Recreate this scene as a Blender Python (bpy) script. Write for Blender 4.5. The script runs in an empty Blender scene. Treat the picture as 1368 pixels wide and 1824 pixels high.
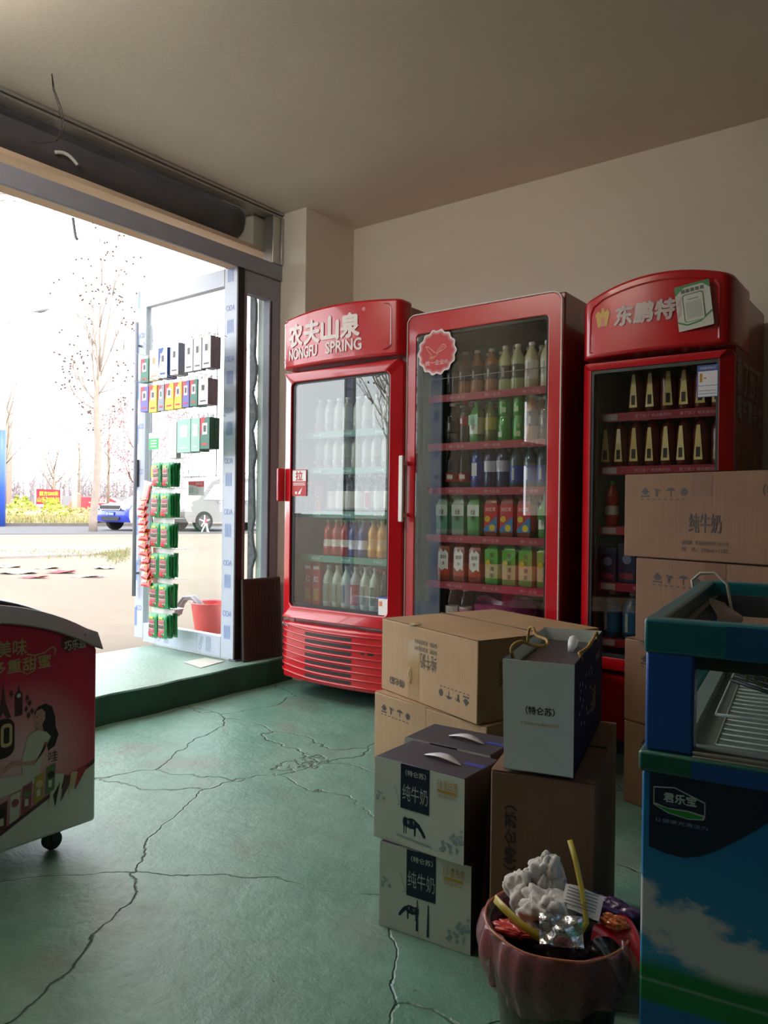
import bpy, math, random
from mathutils import Vector, Matrix
random.seed(7)
PI = math.pi
SC = bpy.context.scene
COL = SC.collection
R = math.radians

# ------------------------------------------------------------------ camera, world, light, exposure
cd = bpy.data.cameras.new('camera'); cam = bpy.data.objects.new('camera', cd); COL.objects.link(cam)
cd.sensor_fit = 'VERTICAL'; cd.sensor_height = 36.0; cd.lens = 36.0 * 1355 / 1824
cd.clip_start = 0.05; cd.clip_end = 300
yaw, pit, rol = R(36.9), R(-0.25), R(0.7)
fw = Vector((-math.sin(yaw) * math.cos(pit), math.cos(yaw) * math.cos(pit), math.sin(pit)))
rt = Vector((math.cos(yaw), math.sin(yaw), 0)); up = rt.cross(fw)
r2 = rt * math.cos(rol) + up * math.sin(rol); u2 = -rt * math.sin(rol) + up * math.cos(rol)
m = Matrix((r2, u2, -fw)).transposed().to_4x4(); m.translation = Vector((0, 0, 1.05))
cam.matrix_world = m
SC.camera = cam

W = bpy.data.worlds.new('sky'); SC.world = W; W.use_nodes = True
bg = W.node_tree.nodes['Background']; bg.inputs[0].default_value = (0.93, 0.96, 1.0, 1); bg.inputs[1].default_value = 4.0
sl = bpy.data.lights.new('sun', 'SUN'); sl.energy = 1.6; sl.angle = R(14); sl.color = (1.0, 0.95, 0.86)
so = bpy.data.objects.new('sun', sl); COL.objects.link(so); so.rotation_euler = Vector((-0.35, -0.5, -1.0)).to_track_quat('-Z', 'Y').to_euler()

def portal(name, x, y0, y1, z0, z1):
    l = bpy.data.lights.new(name, 'AREA'); l.shape = 'RECTANGLE'; l.size = z1 - z0; l.size_y = y1 - y0
    l.cycles.is_portal = True
    o = bpy.data.objects.new(name, l); COL.objects.link(o)
    o.location = (x, (y0 + y1) / 2, (z0 + z1) / 2); o.rotation_euler = (0, -PI / 2, 0)
portal('daylight_portal', -3.47, 1.0, 3.38, 0.15, 2.86)
portal('daylight_portal', -3.47, -1.05, -0.40, 1.0, 2.2)

SC.view_settings.view_transform = 'Standard'; SC.view_settings.look = 'None'
SC.view_settings.gamma = 1.0; SC.view_settings.use_curve_mapping = False
SC.view_settings.exposure = 0.55
SC.cycles.max_bounces = 10; SC.cycles.diffuse_bounces = 5; SC.cycles.glossy_bounces = 4
SC.cycles.transparent_max_bounces = 16; SC.cycles.transmission_bounces = 4
SC.cycles.sample_clamp_indirect = 6.0; SC.cycles.caustics_reflective = False; SC.cycles.caustics_refractive = False
SC.cycles.use_denoising = True

# ------------------------------------------------------------------ materials
def lin(c):
    if isinstance(c, str):
        c = [int(c[i:i + 2], 16) / 255 for i in (0, 2, 4)]
    return tuple((v / 12.92 if v <= 0.04045 else ((v + 0.055) / 1.055) ** 2.4) for v in c) + (1.0,)
MC = {}
def mat(name, col, rough=0.5, var=0.06, scale=18.0, bump=0.0, bscale=None, metal=0.0, coat=0.0, alpha=1.0, spec=0.5):
    if name in MC: return MC[name]
    M = bpy.data.materials.new(name); M.use_nodes = True; nt = M.node_tree; b = nt.nodes['Principled BSDF']
    c = lin(col)
    tc = nt.nodes.new('ShaderNodeTexCoord'); n = nt.nodes.new('ShaderNodeTexNoise'); n.inputs['Scale'].default_value = scale
    n.inputs['Detail'].default_value = 4
    nt.links.new(tc.outputs['Object'], n.inputs['Vector'])
    r = nt.nodes.new('ShaderNodeValToRGB'); r.color_ramp.elements[0].position = 0.3; r.color_ramp.elements[1].position = 0.7
    r.color_ramp.elements[0].color = tuple(max(0, v * (1 - var)) for v in c[:3]) + (1,)
    r.color_ramp.elements[1].color = tuple(min(1, v * (1 + var)) for v in c[:3]) + (1,)
    nt.links.new(n.outputs[0], r.inputs[0]); nt.links.new(r.outputs[0], b.inputs['Base Color'])
    b.inputs['Roughness'].default_value = rough; b.inputs['Metallic'].default_value = metal
    b.inputs['Coat Weight'].default_value = coat; b.inputs['Coat Roughness'].default_value = 0.06
    b.inputs['Specular IOR Level'].default_value = spec
    b.inputs['Alpha'].default_value = alpha
    if bump:
        n2 = nt.nodes.new('ShaderNodeTexNoise'); n2.inputs['Scale'].default_value = bscale or scale * 3; n2.inputs['Detail'].default_value = 5
        nt.links.new(tc.outputs['Object'], n2.inputs['Vector'])
        bp = nt.nodes.new('ShaderNodeBump'); bp.inputs['Strength'].default_value = bump; bp.inputs['Distance'].default_value = 0.01
        nt.links.new(n2.outputs[0], bp.inputs['Height']); nt.links.new(bp.outputs[0], b.inputs['Normal'])
    MC[name] = M
    return M
def glass_mat(name, f0=0.04, tint=(0.93, 0.95, 0.94), rough=0.0):
    """thin pane: clear with a reflection that grows towards grazing; f0 is the head-on reflection of one surface"""
    if name in MC: return MC[name]
    M = bpy.data.materials.new(name); M.use_nodes = True; nt = M.node_tree; nt.nodes.clear()
    o = nt.nodes.new('ShaderNodeOutputMaterial'); mx = nt.nodes.new('ShaderNodeMixShader'); f = nt.nodes.new('ShaderNodeLayerWeight')
    f.inputs[0].default_value = 0.5
    p = nt.nodes.new('ShaderNodeMath'); p.operation = 'POWER'; p.inputs[1].default_value = 4.0; nt.links.new(f.outputs['Facing'], p.inputs[0])
    r = nt.nodes.new('ShaderNodeMath'); r.operation = 'MULTIPLY_ADD'; r.inputs[1].default_value = 1 - f0; r.inputs[2].default_value = f0; nt.links.new(p.outputs[0], r.inputs[0])
    t = nt.nodes.new('ShaderNodeBsdfTransparent'); t.inputs[0].default_value = tint + (1,)
    g = nt.nodes.new('ShaderNodeBsdfGlossy'); g.inputs['Roughness'].default_value = rough
    nt.links.new(r.outputs[0], mx.inputs[0]); nt.links.new(t.outputs[0], mx.inputs[1]); nt.links.new(g.outputs[0], mx.inputs[2])
    nt.links.new(mx.outputs[0], o.inputs[0]); MC[name] = M
    return M
def N(nt, kind, **kw):
    n = nt.nodes.new(kind)
    for k, v in kw.items():
        n.inputs[k].default_value = v
    return n
def ramp(nt, src, stops, interp='LINEAR'):
    r = nt.nodes.new('ShaderNodeValToRGB'); e = r.color_ramp.elements; r.color_ramp.interpolation = interp
    while len(e) < len(stops): e.new(0.5)
    for i, (p, c) in enumerate(stops):
        e[i].position = p; e[i].color = c if len(c) == 4 else tuple(c) + (1,)
    nt.links.new(src, r.inputs[0]); return r.outputs[0]
def mixc(nt, fac, a, b, mode='MIX'):
    x = nt.nodes.new('ShaderNodeMix'); x.data_type = 'RGBA'; x.blend_type = mode
    for sock, v in ((x.inputs[0], fac), (x.inputs[6], a), (x.inputs[7], b)):
        if hasattr(v, 'is_output'): nt.links.new(v, sock)
        else: sock.default_value = v
    return x.outputs[2]
def math_(nt, op, a, b=None):
    x = nt.nodes.new('ShaderNodeMath'); x.operation = op
    for s, v in ((x.inputs[0], a), (x.inputs[1], b)):
        if v is None: continue
        if hasattr(v, 'is_output'): nt.links.new(v, s)
        else: s.default_value = v
    return x.outputs[0]
def newmat(name):
    M = bpy.data.materials.new(name); M.use_nodes = True; MC[name] = M
    return M, M.node_tree, M.node_tree.nodes['Principled BSDF'], M.node_tree.nodes.new('ShaderNodeTexCoord')

def floor_mat(name, c1, c2, cracks=True):
    M, nt, b, tc = newmat(name)
    O = tc.outputs['Object']
    big = N(nt, 'ShaderNodeTexNoise', Scale=1.3, Detail=6.0, Roughness=0.65); nt.links.new(O, big.inputs['Vector'])
    base = ramp(nt, big.outputs[0], [(0.32, lin(c1)), (0.68, lin(c2))])
    fine = N(nt, 'ShaderNodeTexNoise', Scale=34.0, Detail=6.0, Roughness=0.7); nt.links.new(O, fine.inputs['Vector'])
    base = mixc(nt, 0.35, base, ramp(nt, fine.outputs[0], [(0.3, (0.62, 0.62, 0.62)), (0.7, (1, 1, 1))]), 'MULTIPLY')
    st = N(nt, 'ShaderNodeTexNoise', Scale=2.6, Detail=3.0); mp = nt.nodes.new('ShaderNodeMapping'); mp.inputs['Location'].default_value = (5.3, 1.7, 0)
    nt.links.new(O, mp.inputs[0]); nt.links.new(mp.outputs[0], st.inputs['Vector'])
    base = mixc(nt, ramp(nt, st.outputs[0], [(0.55, (0, 0, 0)), (0.75, (0.6, 0.6, 0.6))]), base, lin('6d5f55'))
    hgt = fine.outputs[0]
    if cracks:
        dn = N(nt, 'ShaderNodeTexNoise', Scale=2.2, Detail=6.0); nt.links.new(O, dn.inputs['Vector'])
        v = nt.nodes.new('ShaderNodeVectorMath'); v.operation = 'SCALE'; v.inputs[3].default_value = 0.35; nt.links.new(dn.outputs[1], v.inputs[0])
        v2 = nt.nodes.new('ShaderNodeVectorMath'); v2.operation = 'ADD'; nt.links.new(O, v2.inputs[0]); nt.links.new(v.outputs[0], v2.inputs[1])
        vo = nt.nodes.new('ShaderNodeTexVoronoi'); vo.feature = 'DISTANCE_TO_EDGE'; vo.inputs['Scale'].default_value = 1.5
        nt.links.new(v2.outputs[0], vo.inputs['Vector'])
        ck = ramp(nt, vo.outputs[0], [(0.0, (1, 1, 1)), (0.006, (0, 0, 0))])
        ck = math_(nt, 'MULTIPLY', ck, ramp(nt, big.outputs[0], [(0.38, (0, 0, 0)), (0.47, (1, 1, 1))]))
        base = mixc(nt, math_(nt, 'MULTIPLY', ck, 0.75), base, lin('23302a'))
        sp = nt.nodes.new('ShaderNodeTexVoronoi'); sp.inputs['Scale'].default_value = 9.0; nt.links.new(O, sp.inputs['Vector'])
        base = mixc(nt, ramp(nt, sp.outputs[0], [(0.03, (0.6, 0.6, 0.6)), (0.045, (0, 0, 0))]), base, lin('38443c'))
        ro = N(nt, 'ShaderNodeTexNoise', Scale=11.0, Detail=7.0, Roughness=0.62, Distortion=0.3); nt.links.new(O, ro.inputs['Vector'])
        hgt = math_(nt, 'SUBTRACT', math_(nt, 'ADD', math_(nt, 'MULTIPLY', fine.outputs[0], 0.4), math_(nt, 'MULTIPLY', ro.outputs[0], 0.9)), ck)
        base = mixc(nt, 0.5, base, ramp(nt, ro.outputs[0], [(0.35, (0.70, 0.72, 0.70)), (0.6, (1, 1, 1))]), 'MULTIPLY')
    nt.links.new(base, b.inputs['Base Color'])
    rr = ramp(nt, big.outputs[0], [(0.3, (0.36,) * 3), (0.7, (0.5,) * 3)]); nt.links.new(rr, b.inputs['Roughness'])
    bp = N(nt, 'ShaderNodeBump', Strength=0.75, Distance=0.008); nt.links.new(hgt, bp.inputs['Height']); nt.links.new(bp.outputs[0], b.inputs['Normal'])
    b.inputs['Specular IOR Level'].default_value = 0.55
    return M
def card_mat(name, col, axis=0):
    M, nt, b, tc = newmat(name); O = tc.outputs['Object']
    n = N(nt, 'ShaderNodeTexNoise', Scale=6.0, Detail=5.0); nt.links.new(O, n.inputs['Vector'])
    c = lin(col); base = ramp(nt, n.outputs[0], [(0.3, tuple(v * 0.9 for v in c[:3])), (0.7, tuple(v * 1.07 for v in c[:3]))])
    mp = nt.nodes.new('ShaderNodeMapping'); mp.inputs['Scale'].default_value = (1, 1, 0.02); nt.links.new(O, mp.inputs[0])
    w = nt.nodes.new('ShaderNodeTexNoise'); w.inputs['Scale'].default_value = 130; w.inputs['Detail'].default_value = 1; nt.links.new(mp.outputs[0], w.inputs['Vector'])
    base = mixc(nt, 0.25, base, ramp(nt, w.outputs[0], [(0.35, (0.75,) * 3), (0.65, (1,) * 3)]), 'MULTIPLY')
    nt.links.new(base, b.inputs['Base Color']); b.inputs['Roughness'].default_value = 0.75
    bp = N(nt, 'ShaderNodeBump', Strength=0.25, Distance=0.002); nt.links.new(w.outputs[0], bp.inputs['Height']); nt.links.new(bp.outputs[0], b.inputs['Normal'])
    return M

white = mat('white_print', 'e8e8e6', 0.5, 0.02)
red = mat('gloss_red_plastic', 'bc0c1a', 0.30, 0.05, 5, coat=0.6)
dred = mat('dark_red_steel', '8c1018', 0.35, 0.06, 5, coat=0.6)
black = mat('black_plastic', '121214', 0.45, 0.1)
dgrey = mat('dark_grey_plastic', '3a3c42', 0.4, 0.08)
liner = mat('grey_liner', '9aa09c', 0.5, 0.06)
chrome = mat('brushed_aluminium', 'b9b8b4', 0.32, 0.05, 40, metal=0.85)
film = mat('blue_white_protective_film', 'b4bccb', 0.35, 0.05, 9, coat=0.3)
blue = mat('blue_print', '33559b', 0.5, 0.04)
alu = mat('grey_powder_coated_aluminium', '8a8c98', 0.45, 0.05, 12)
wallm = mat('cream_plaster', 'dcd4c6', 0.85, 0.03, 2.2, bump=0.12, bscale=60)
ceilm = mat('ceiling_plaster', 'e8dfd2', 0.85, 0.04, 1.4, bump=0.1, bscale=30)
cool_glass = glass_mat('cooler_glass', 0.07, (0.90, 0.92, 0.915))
clear_glass = glass_mat('window_glass', 0.02, (0.97, 0.985, 0.98))
dark_ink = mat('dark_ink', '2e2a28', 0.6, 0.1)
card = card_mat('brown_cardboard', 'a68763')
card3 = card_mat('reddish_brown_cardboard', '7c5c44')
card2 = card_mat('darker_cardboard', '8e6a4e')
tape = mat('brown_tape', '9a7a52', 0.25, 0.08, coat=0.4)

# ------------------------------------------------------------------ mesh builder
class MB:
    def __init__(s): s.v = []; s.f = []; s.m = []; s.T = None
    def add(s, vs, fs, mi=0):
        b = len(s.v)
        if s.T: vs = [tuple(s.T @ Vector(v)) for v in vs]
        s.v += [tuple(v) for v in vs]; s.f += [tuple(i + b for i in f) for f in fs]; s.m += [mi] * len(fs)
        return s
    def box(s, x0, x1, y0, y1, z0, z1, mi=0):
        vs = [(x0, y0, z0), (x1, y0, z0), (x1, y1, z0), (x0, y1, z0), (x0, y0, z1), (x1, y0, z1), (x1, y1, z1), (x0, y1, z1)]
        return s.add(vs, [(0, 3, 2, 1), (4, 5, 6, 7), (0, 1, 5, 4), (1, 2, 6, 5), (2, 3, 7, 6), (3, 0, 4, 7)], mi)
    def prism(s, pts, axis, a, b, mi=0):
        """pts 2-D outline; axis 'x','y','z' is the extrusion axis"""
        def P(p, t): return {'x': (t, p[0], p[1]), 'y': (p[0], t, p[1]), 'z': (p[0], p[1], t)}[axis]
        n = len(pts); vs = [P(p, a) for p in pts] + [P(p, b) for p in pts]
        fs = [tuple(range(n)), tuple(range(2 * n - 1, n - 1, -1))] + [(i, i + n, (i + 1) % n + n, (i + 1) % n) for i in range(n)]
        return s.add(vs, fs, mi)
    def lathe(s, prof, c=(0, 0, 0), seg=16, mi=0, sq=0.0, caps=True):
        vs = []; n = len(prof)
        for r, z in prof:
            for k in range(seg):
                a = 2 * PI * k / seg; cx, sx = math.cos(a), math.sin(a)
                q = 1.0
                if sq: q = 1 + sq * (1 / max(abs(cx), abs(sx)) - 1)
                vs.append((c[0] + r * q * cx, c[1] + r * q * sx, c[2] + z))
        fs = [(i * seg + k, i * seg + (k + 1) % seg, (i + 1) * seg + (k + 1) % seg, (i + 1) * seg + k) for i in range(n - 1) for k in range(seg)]
        if caps: fs += [tuple(range(seg - 1, -1, -1)), tuple((n - 1) * seg + k for k in range(seg))]
        return s.add(vs, fs, mi)
    def tube(s, pts, r, seg=8, mi=0):
        pts = [Vector(p) for p in pts]; n = len(pts)
        rs = r if isinstance(r, (list, tuple)) else [r] * n
        vs = []; nrm = None
        for i, p in enumerate(pts):
            t = (pts[min(i + 1, n - 1)] - pts[max(i - 1, 0)]).normalized()
            if nrm is None:
                nrm = t.orthogonal().normalized()
            else:
                nrm = (nrm - t * nrm.dot(t))
                nrm = nrm.normalized() if nrm.length > 1e-6 else t.orthogonal().normalized()
            bn = t.cross(nrm)
            for k in range(seg):
                a = 2 * PI * k / seg
                vs.append(p + nrm * math.cos(a) * rs[i] + bn * math.sin(a) * rs[i])
        fs = [(i * seg + k, i * seg + (k + 1) % seg, (i + 1) * seg + (k + 1) % seg, (i + 1) * seg + k) for i in range(n - 1) for k in range(seg)]
        fs += [tuple(range(seg - 1, -1, -1)), tuple((n - 1) * seg + k for k in range(seg))]
        return s.add(vs, fs, mi)
    def grid(s, P, nu, nv, mi=0, flip=False):
        vs = [P(i / nu, j / nv) for j in range(nv + 1) for i in range(nu + 1)]
        fs = []
        for j in range(nv):
            for i in range(nu):
                a = j * (nu + 1) + i; q = (a, a + 1, a + nu + 2, a + nu + 1)
                fs.append(q[::-1] if flip else q)
        return s.add(vs, fs, mi)
    def ball(s, c, r, seg=8, rings=5, mi=0, sc=(1, 1, 1)):
        vs = [(c[0], c[1], c[2] - r * sc[2])]
        for j in range(1, rings):
            t = PI * j / rings
            for k in range(seg):
                a = 2 * PI * k / seg
                vs.append((c[0] + r * sc[0] * math.sin(t) * math.cos(a), c[1] + r * sc[1] * math.sin(t) * math.sin(a), c[2] - r * sc[2] * math.cos(t)))
        vs.append((c[0], c[1], c[2] + r * sc[2])); L = len(vs) - 1
        fs = [(0, 1 + (k + 1) % seg, 1 + k) for k in range(seg)]
        for j in range(rings - 2):
            for k in range(seg):
                a = 1 + j * seg; fs.append((a + k, a + (k + 1) % seg, a + seg + (k + 1) % seg, a + seg + k))
        a = 1 + (rings - 2) * seg; fs += [(a + k, a + (k + 1) % seg, L) for k in range(seg)]
        return s.add(vs, fs, mi)
    def build(s, name, mats, parent=None, smooth=False, bevel=0, seg=2, loc=None, rz=0, **props):
        me = bpy.data.meshes.new(name); me.from_pydata(s.v, [], s.f)
        for mm in (mats if isinstance(mats, (list, tuple)) else [mats]): me.materials.append(mm)
        for p, i in zip(me.polygons, s.m): p.material_index = i
        if smooth:
            for p in me.polygons: p.use_smooth = True
            if smooth != 'all':
                try: me.set_sharp_from_angle(angle=R(38))
                except Exception: pass
        me.update()
        o = bpy.data.objects.new(name, me); COL.objects.link(o)
        if parent: o.parent = parent
        if loc: o.location = loc
        if rz: o.rotation_euler.z = rz
        if bevel:
            bm = o.modifiers.new('bevel', 'BEVEL'); bm.width = bevel; bm.segments = seg; bm.limit_method = 'ANGLE'; bm.angle_limit = R(35)
            try: bm.harden_normals = False
            except Exception: pass
            for p in me.polygons: p.use_smooth = True
            try: me.set_sharp_from_angle(angle=R(60))
            except Exception: pass
        for k, v in props.items(): o[k] = v
        return o
def thing(name, label, cat, loc=(0, 0, 0), rz=0, group=None):
    o = bpy.data.objects.new(name, None); COL.objects.link(o); o.location = loc; o.rotation_euler = (0, 0, rz)
    o.empty_display_size = 0.05
    o['label'] = label; o['category'] = cat
    if group: o['group'] = group
    return o
def tag(o, label, cat, group=None, kind=None):
    o['label'] = label; o['category'] = cat
    if group: o['group'] = group
    if kind: o['kind'] = kind
    return o
def struct(name, mb, m, **k):
    return mb.build(name, m, kind='structure', **k)
def dup(o, parent=None, **props):
    c = o.copy(); COL.objects.link(c); c.parent = parent
    for ch in o.children: dup(ch, c)
    for k, v in props.items(): c[k] = v
    return c
ORD = ['first', 'second', 'third', 'fourth', 'fifth', 'sixth', 'seventh', 'eighth', 'ninth', 'tenth', 'eleventh', 'twelfth']

# ---- flat printing: text and outlines laid on a face
TX = {}
def text_geo(body):
    if body in TX: return TX[body]
    cu = bpy.data.curves.new('t', 'FONT'); cu.body = body; cu.size = 1.0; cu.resolution_u = 3
    o = bpy.data.objects.new('t', cu); COL.objects.link(o)
    dg = bpy.context.evaluated_depsgraph_get(); me = bpy.data.meshes.new_from_object(o.evaluated_get(dg))
    vs = [tuple(v.co) for v in me.vertices]; fs = [tuple(p.vertices) for p in me.polygons]
    bpy.data.objects.remove(o); bpy.data.curves.remove(cu); bpy.data.meshes.remove(me)
    x0 = min(v[0] for v in vs); x1 = max(v[0] for v in vs); y0 = min(v[1] for v in vs); y1 = max(v[1] for v in vs)
    TX[body] = ([(v[0] - (x0 + x1) / 2, v[1] - (y0 + y1) / 2) for v in vs], fs, x1 - x0, y1 - y0)
    return TX[body]
class Face:
    """a face with origin, right and up vectors; prints sit a hair in front of it"""
    def __init__(s, o, r=(1, 0, 0), u=(0, 0, 1), bend=None):
        s.o = Vector(o); s.r = Vector(r).normalized(); s.u = Vector(u).normalized(); s.n = s.r.cross(s.u); s.bend = bend; s.k = 0
    def pt(s, x, y, e=0.0009):
        d = s.bend(x, y) if s.bend else 0
        return s.o + s.r * x + s.u * y + s.n * (e + d)
    def text(s, mb, body, x, y, h, w=None, mi=0, bold=0.0, rot=0, e=0.0012, shear=0):
        vs, fs, tw, th = text_geo(body); sy = h / th; sx = sy if w is None else w / tw
        offs = [(0, 0)] if not bold else [(bold, 0), (-bold, 0), (0, bold), (0, -bold)]
        ca, sa = math.cos(R(rot)), math.sin(R(rot))
        for i, (ox, oy) in enumerate(offs):
            pts = []
            for a, b in vs:
                X = a * sx + ox + shear * b * sy; Y = b * sy + oy
                pts.append(s.pt(x + X * ca - Y * sa, y + X * sa + Y * ca, e + i * 0.00004))
            mb.add(pts, fs, mi)
    def poly(s, mb, pts, mi=0, e=0.0009):
        if not s.bend:
            mb.add([s.pt(x, y, e) for x, y in pts], [tuple(range(len(pts)))], mi)
        else:
            cx = sum(p[0] for p in pts) / len(pts); cy = sum(p[1] for p in pts) / len(pts)
            n = len(pts); mb.add([s.pt(cx, cy, e)] + [s.pt(x, y, e) for x, y in pts], [(0, i + 1, (i + 1) % n + 1) for i in range(n)], mi)
    def rect(s, mb, x0, x1, y0, y1, mi=0, e=0.0009):
        s.poly(mb, [(x0, y0), (x1, y0), (x1, y1), (x0, y1)], mi, e)
    def disc(s, mb, x, y, r, mi=0, e=0.0009, seg=14, ry=None):
        s.poly(mb, [(x + r * math.cos(2 * PI * k / seg), y + (ry or r) * math.sin(2 * PI * k / seg)) for k in range(seg)], mi, e)
    def line(s, mb, pts, w, mi=0, e=0.001):
        for (a, b), (c, d) in zip(pts, pts[1:]):
            L = math.hypot(c - a, d - b) or 1; nx, ny = -(d - b) / L * w / 2, (c - a) / L * w / 2
            s.poly(mb, [(a - nx, b - ny), (c - nx, d - ny), (c + nx, d + ny), (a + nx, b + ny)], mi, e)
def rrect(x0, x1, z0, z1, r, n=5):
    if not isinstance(r, (tuple, list)): r = (r,) * 4
    pts = []
    for (cx, cz, a0), q in zip(((x1 - r[0], z1 - r[0], 0), (x0 + r[1], z1 - r[1], 90), (x0 + r[2], z0 + r[2], 180), (x1 - r[3], z0 + r[3], 270)), r):
        for k in range(n + 1):
            a = R(a0 + 90 * k / n); pts.append((cx + q * math.cos(a), cz + q * math.sin(a)))
    return pts
def ring(mb, outer, inner, yf, yb, mi=0, bev=0.0):
    """frame between two outlines with equal counts, in the xz plane; yf may be a function of x"""
    n = len(outer); F = yf if callable(yf) else (lambda x: yf)
    vs = [(p[0], F(p[0]), p[1]) for p in outer] + [(p[0], F(p[0]) + bev, p[1]) for p in inner] + [(p[0], yb, p[1]) for p in outer] + [(p[0], yb, p[1]) for p in inner]
    fs = []
    for i in range(n):
        j = (i + 1) % n
        fs += [(i, i + n, j + n, j), (i + 2 * n, j + 2 * n, j + 3 * n, i + 3 * n), (i, j, j + 2 * n, i + 2 * n), (i + n, i + 3 * n, j + 3 * n, j + n)]
    mb.add(vs, fs, mi)
def shell(mb, x0, x1, z0, z1, yf, yb, n=20, mi=0):
    """block with a front that may bulge in plan and a top that may arch"""
    Z1 = z1 if callable(z1) else (lambda x: z1); Z0 = z0 if callable(z0) else (lambda x: z0)
    vs = []
    for i in range(n + 1):
        x = x0 + (x1 - x0) * i / n; y = yf(x)
        vs += [(x, y, Z0(x)), (x, y, Z1(x)), (x, yb, Z1(x)), (x, yb, Z0(x))]
    fs = [(0, 1, 2, 3), (4 * n + 3, 4 * n + 2, 4 * n + 1, 4 * n)]
    for i in range(n):
        a = 4 * i; b = a + 4
        for k in range(4): fs.append((a + k, b + k, b + (k + 1) % 4, a + (k + 1) % 4))
    mb.add(vs, fs, mi)

# ================================================================== THE SETTING
CE = 2.865; WX = -3.35; BY = 3.84; ST = 0.143
floorm = floor_mat('green_painted_concrete', '548a78', '84a897')
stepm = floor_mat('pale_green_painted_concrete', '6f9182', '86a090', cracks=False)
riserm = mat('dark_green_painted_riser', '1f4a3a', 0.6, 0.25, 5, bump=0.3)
b = MB(); b.box(-3.25, 3.0, -4, BY, -0.1, 0); struct('floor', b, floorm)
b = MB(); b.box(-3.455, 3.0, -4, BY + .1, CE, CE + 0.12); struct('ceiling', b, ceilm)
b = MB(); b.box(-3.6, 3.1, BY, BY + 0.2, 0, CE); struct('wall_back', b, wallm)
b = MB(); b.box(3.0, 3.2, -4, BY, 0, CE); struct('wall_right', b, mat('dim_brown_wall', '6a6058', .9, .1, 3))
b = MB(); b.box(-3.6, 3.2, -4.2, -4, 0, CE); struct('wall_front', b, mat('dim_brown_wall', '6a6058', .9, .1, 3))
b = MB(); b.box(WX - .3, WX, -4, -1.05, 0, CE); b.box(WX - .3, WX, -1.05, -.4, 0, 1.0); b.box(WX - .3, WX, -1.05, -.4, 2.2, CE); b.box(WX - .3, WX, -1.05, -.4, 1.52, 1.72); b.box(WX - .3, WX, -.4, 1.0, 0, CE)
struct('wall_left', b, wallm)
b = MB(); b.box(WX - .1, -3.155, 3.385, BY, 0, CE); struct('pillar', b, wallm)
b = MB(); b.box(WX - .225, WX - .1, 3.40, 6.0, 0, 3.6); struct('wall_outer', b, mat('pale_green_grey_render', 'c3cbc1', 0.85, 0.08, 4, bump=0.3))
# step: pale tread, dark riser with a worn, uneven edge
b = MB(); n = 60; vs = []
for i in range(n + 1):
    y = -4 + (BY + 4) * i / n; w = 0.006 * math.sin(i * 2.1) + 0.004 * math.sin(i * 5.3)
    vs += [(-3.228 + w, y, -0.02), (-3.228 + w * 1.4, y, ST - 0.006), (-3.238 + w, y, ST), (-4.18, y, ST), (-4.24 + w * 3, y, 0.1)]
for i in range(n):
    a = i * 5; c = a + 5
    b.add([], []); b.f += [(a, c, c + 1, a + 1), (a + 1, c + 1, c + 2, a + 2), (a + 2, c + 2, c + 3, a + 3), (a + 3, c + 3, c + 4, a + 4)]; b.m += [1, 1, 0, 0]
b.v = vs
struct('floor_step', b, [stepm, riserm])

# tube lamps added on the ceiling out of view, as fill light for the room
def fill_lamp(x, y, which, power, drop=.10):
    t = thing('added_fill_lamp', 'added fill-light tube lamp on the ceiling, %s' % which, 'lamp', (x, y, CE - drop))
    b = MB(); b.box(-.62, .62, -.03, .03, .06, .0995); b.box(-.5, -.49, -.005, .005, .099, drop - .0005); b.box(.49, .5, -.005, .005, .099, drop - .0005); b.box(-.62, -.605, -.02, .02, .0, .06); b.box(.605, .62, -.02, .02, .0, .06); b.build('lamp_holder', white, t)
    M = bpy.data.materials.new('fill_light_tube'); M.use_nodes = True; p = M.node_tree.nodes['Principled BSDF']; p.inputs['Emission Color'].default_value = (1.0, .9, .78, 1); p.inputs['Emission Strength'].default_value = power
    b = MB(); b.tube([(-.605, 0, .02), (.605, 0, .02)], .016, 10); b.build('glass_tube', M, t)
fill_lamp(-2.35, .9, 'nearer the street', 92, .09); fill_lamp(.9, -2.6, 'over the rear of the shop', 8)

# aluminium storefront: beam, transom window, sidelight
b = MB(); b.box(WX - .02, WX, 0.98, 3.385, 2.45, 2.545)
struct('beam', b, alu, bevel=0.004)
b = MB(); b.box(WX - .1, WX, 0.94, 1.0, ST, CE); struct('trim_1', b, alu, bevel=0.004)
w1 = bpy.data.objects.new('window_1', None); COL.objects.link(w1); w1['kind'] = 'structure'; w1.location = (WX, 0, 0)
b = MB(); b.box(-.09, .015, 1.0, 3.385, CE - .016, CE - .001); b.box(-.08, 0, 1.0, 3.385, CE - .030, CE - .018); b.box(-.08, 0, 3.30, 3.361, 2.546, CE - .031); b.box(-.09, .012, 3.362, 3.386, 2.546, CE - .031)
b.build('window_frame', chrome, w1, bevel=0.003)
b = MB(); b.box(-.055, -.049, 1.0, 3.30, 2.547, CE - .031); b.build('pane', clear_glass, w1)
w2 = bpy.data.objects.new('window_2', None); COL.objects.link(w2); w2['kind'] = 'structure'; w2.location = (WX, 0, 0)
b = MB()
ring_o = [(3.045, ST), (3.378, ST), (3.378, 2.449), (3.045, 2.449)]; ring_i = [(3.108, .26), (3.292, .26), (3.292, 2.318), (3.108, 2.318)]
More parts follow.
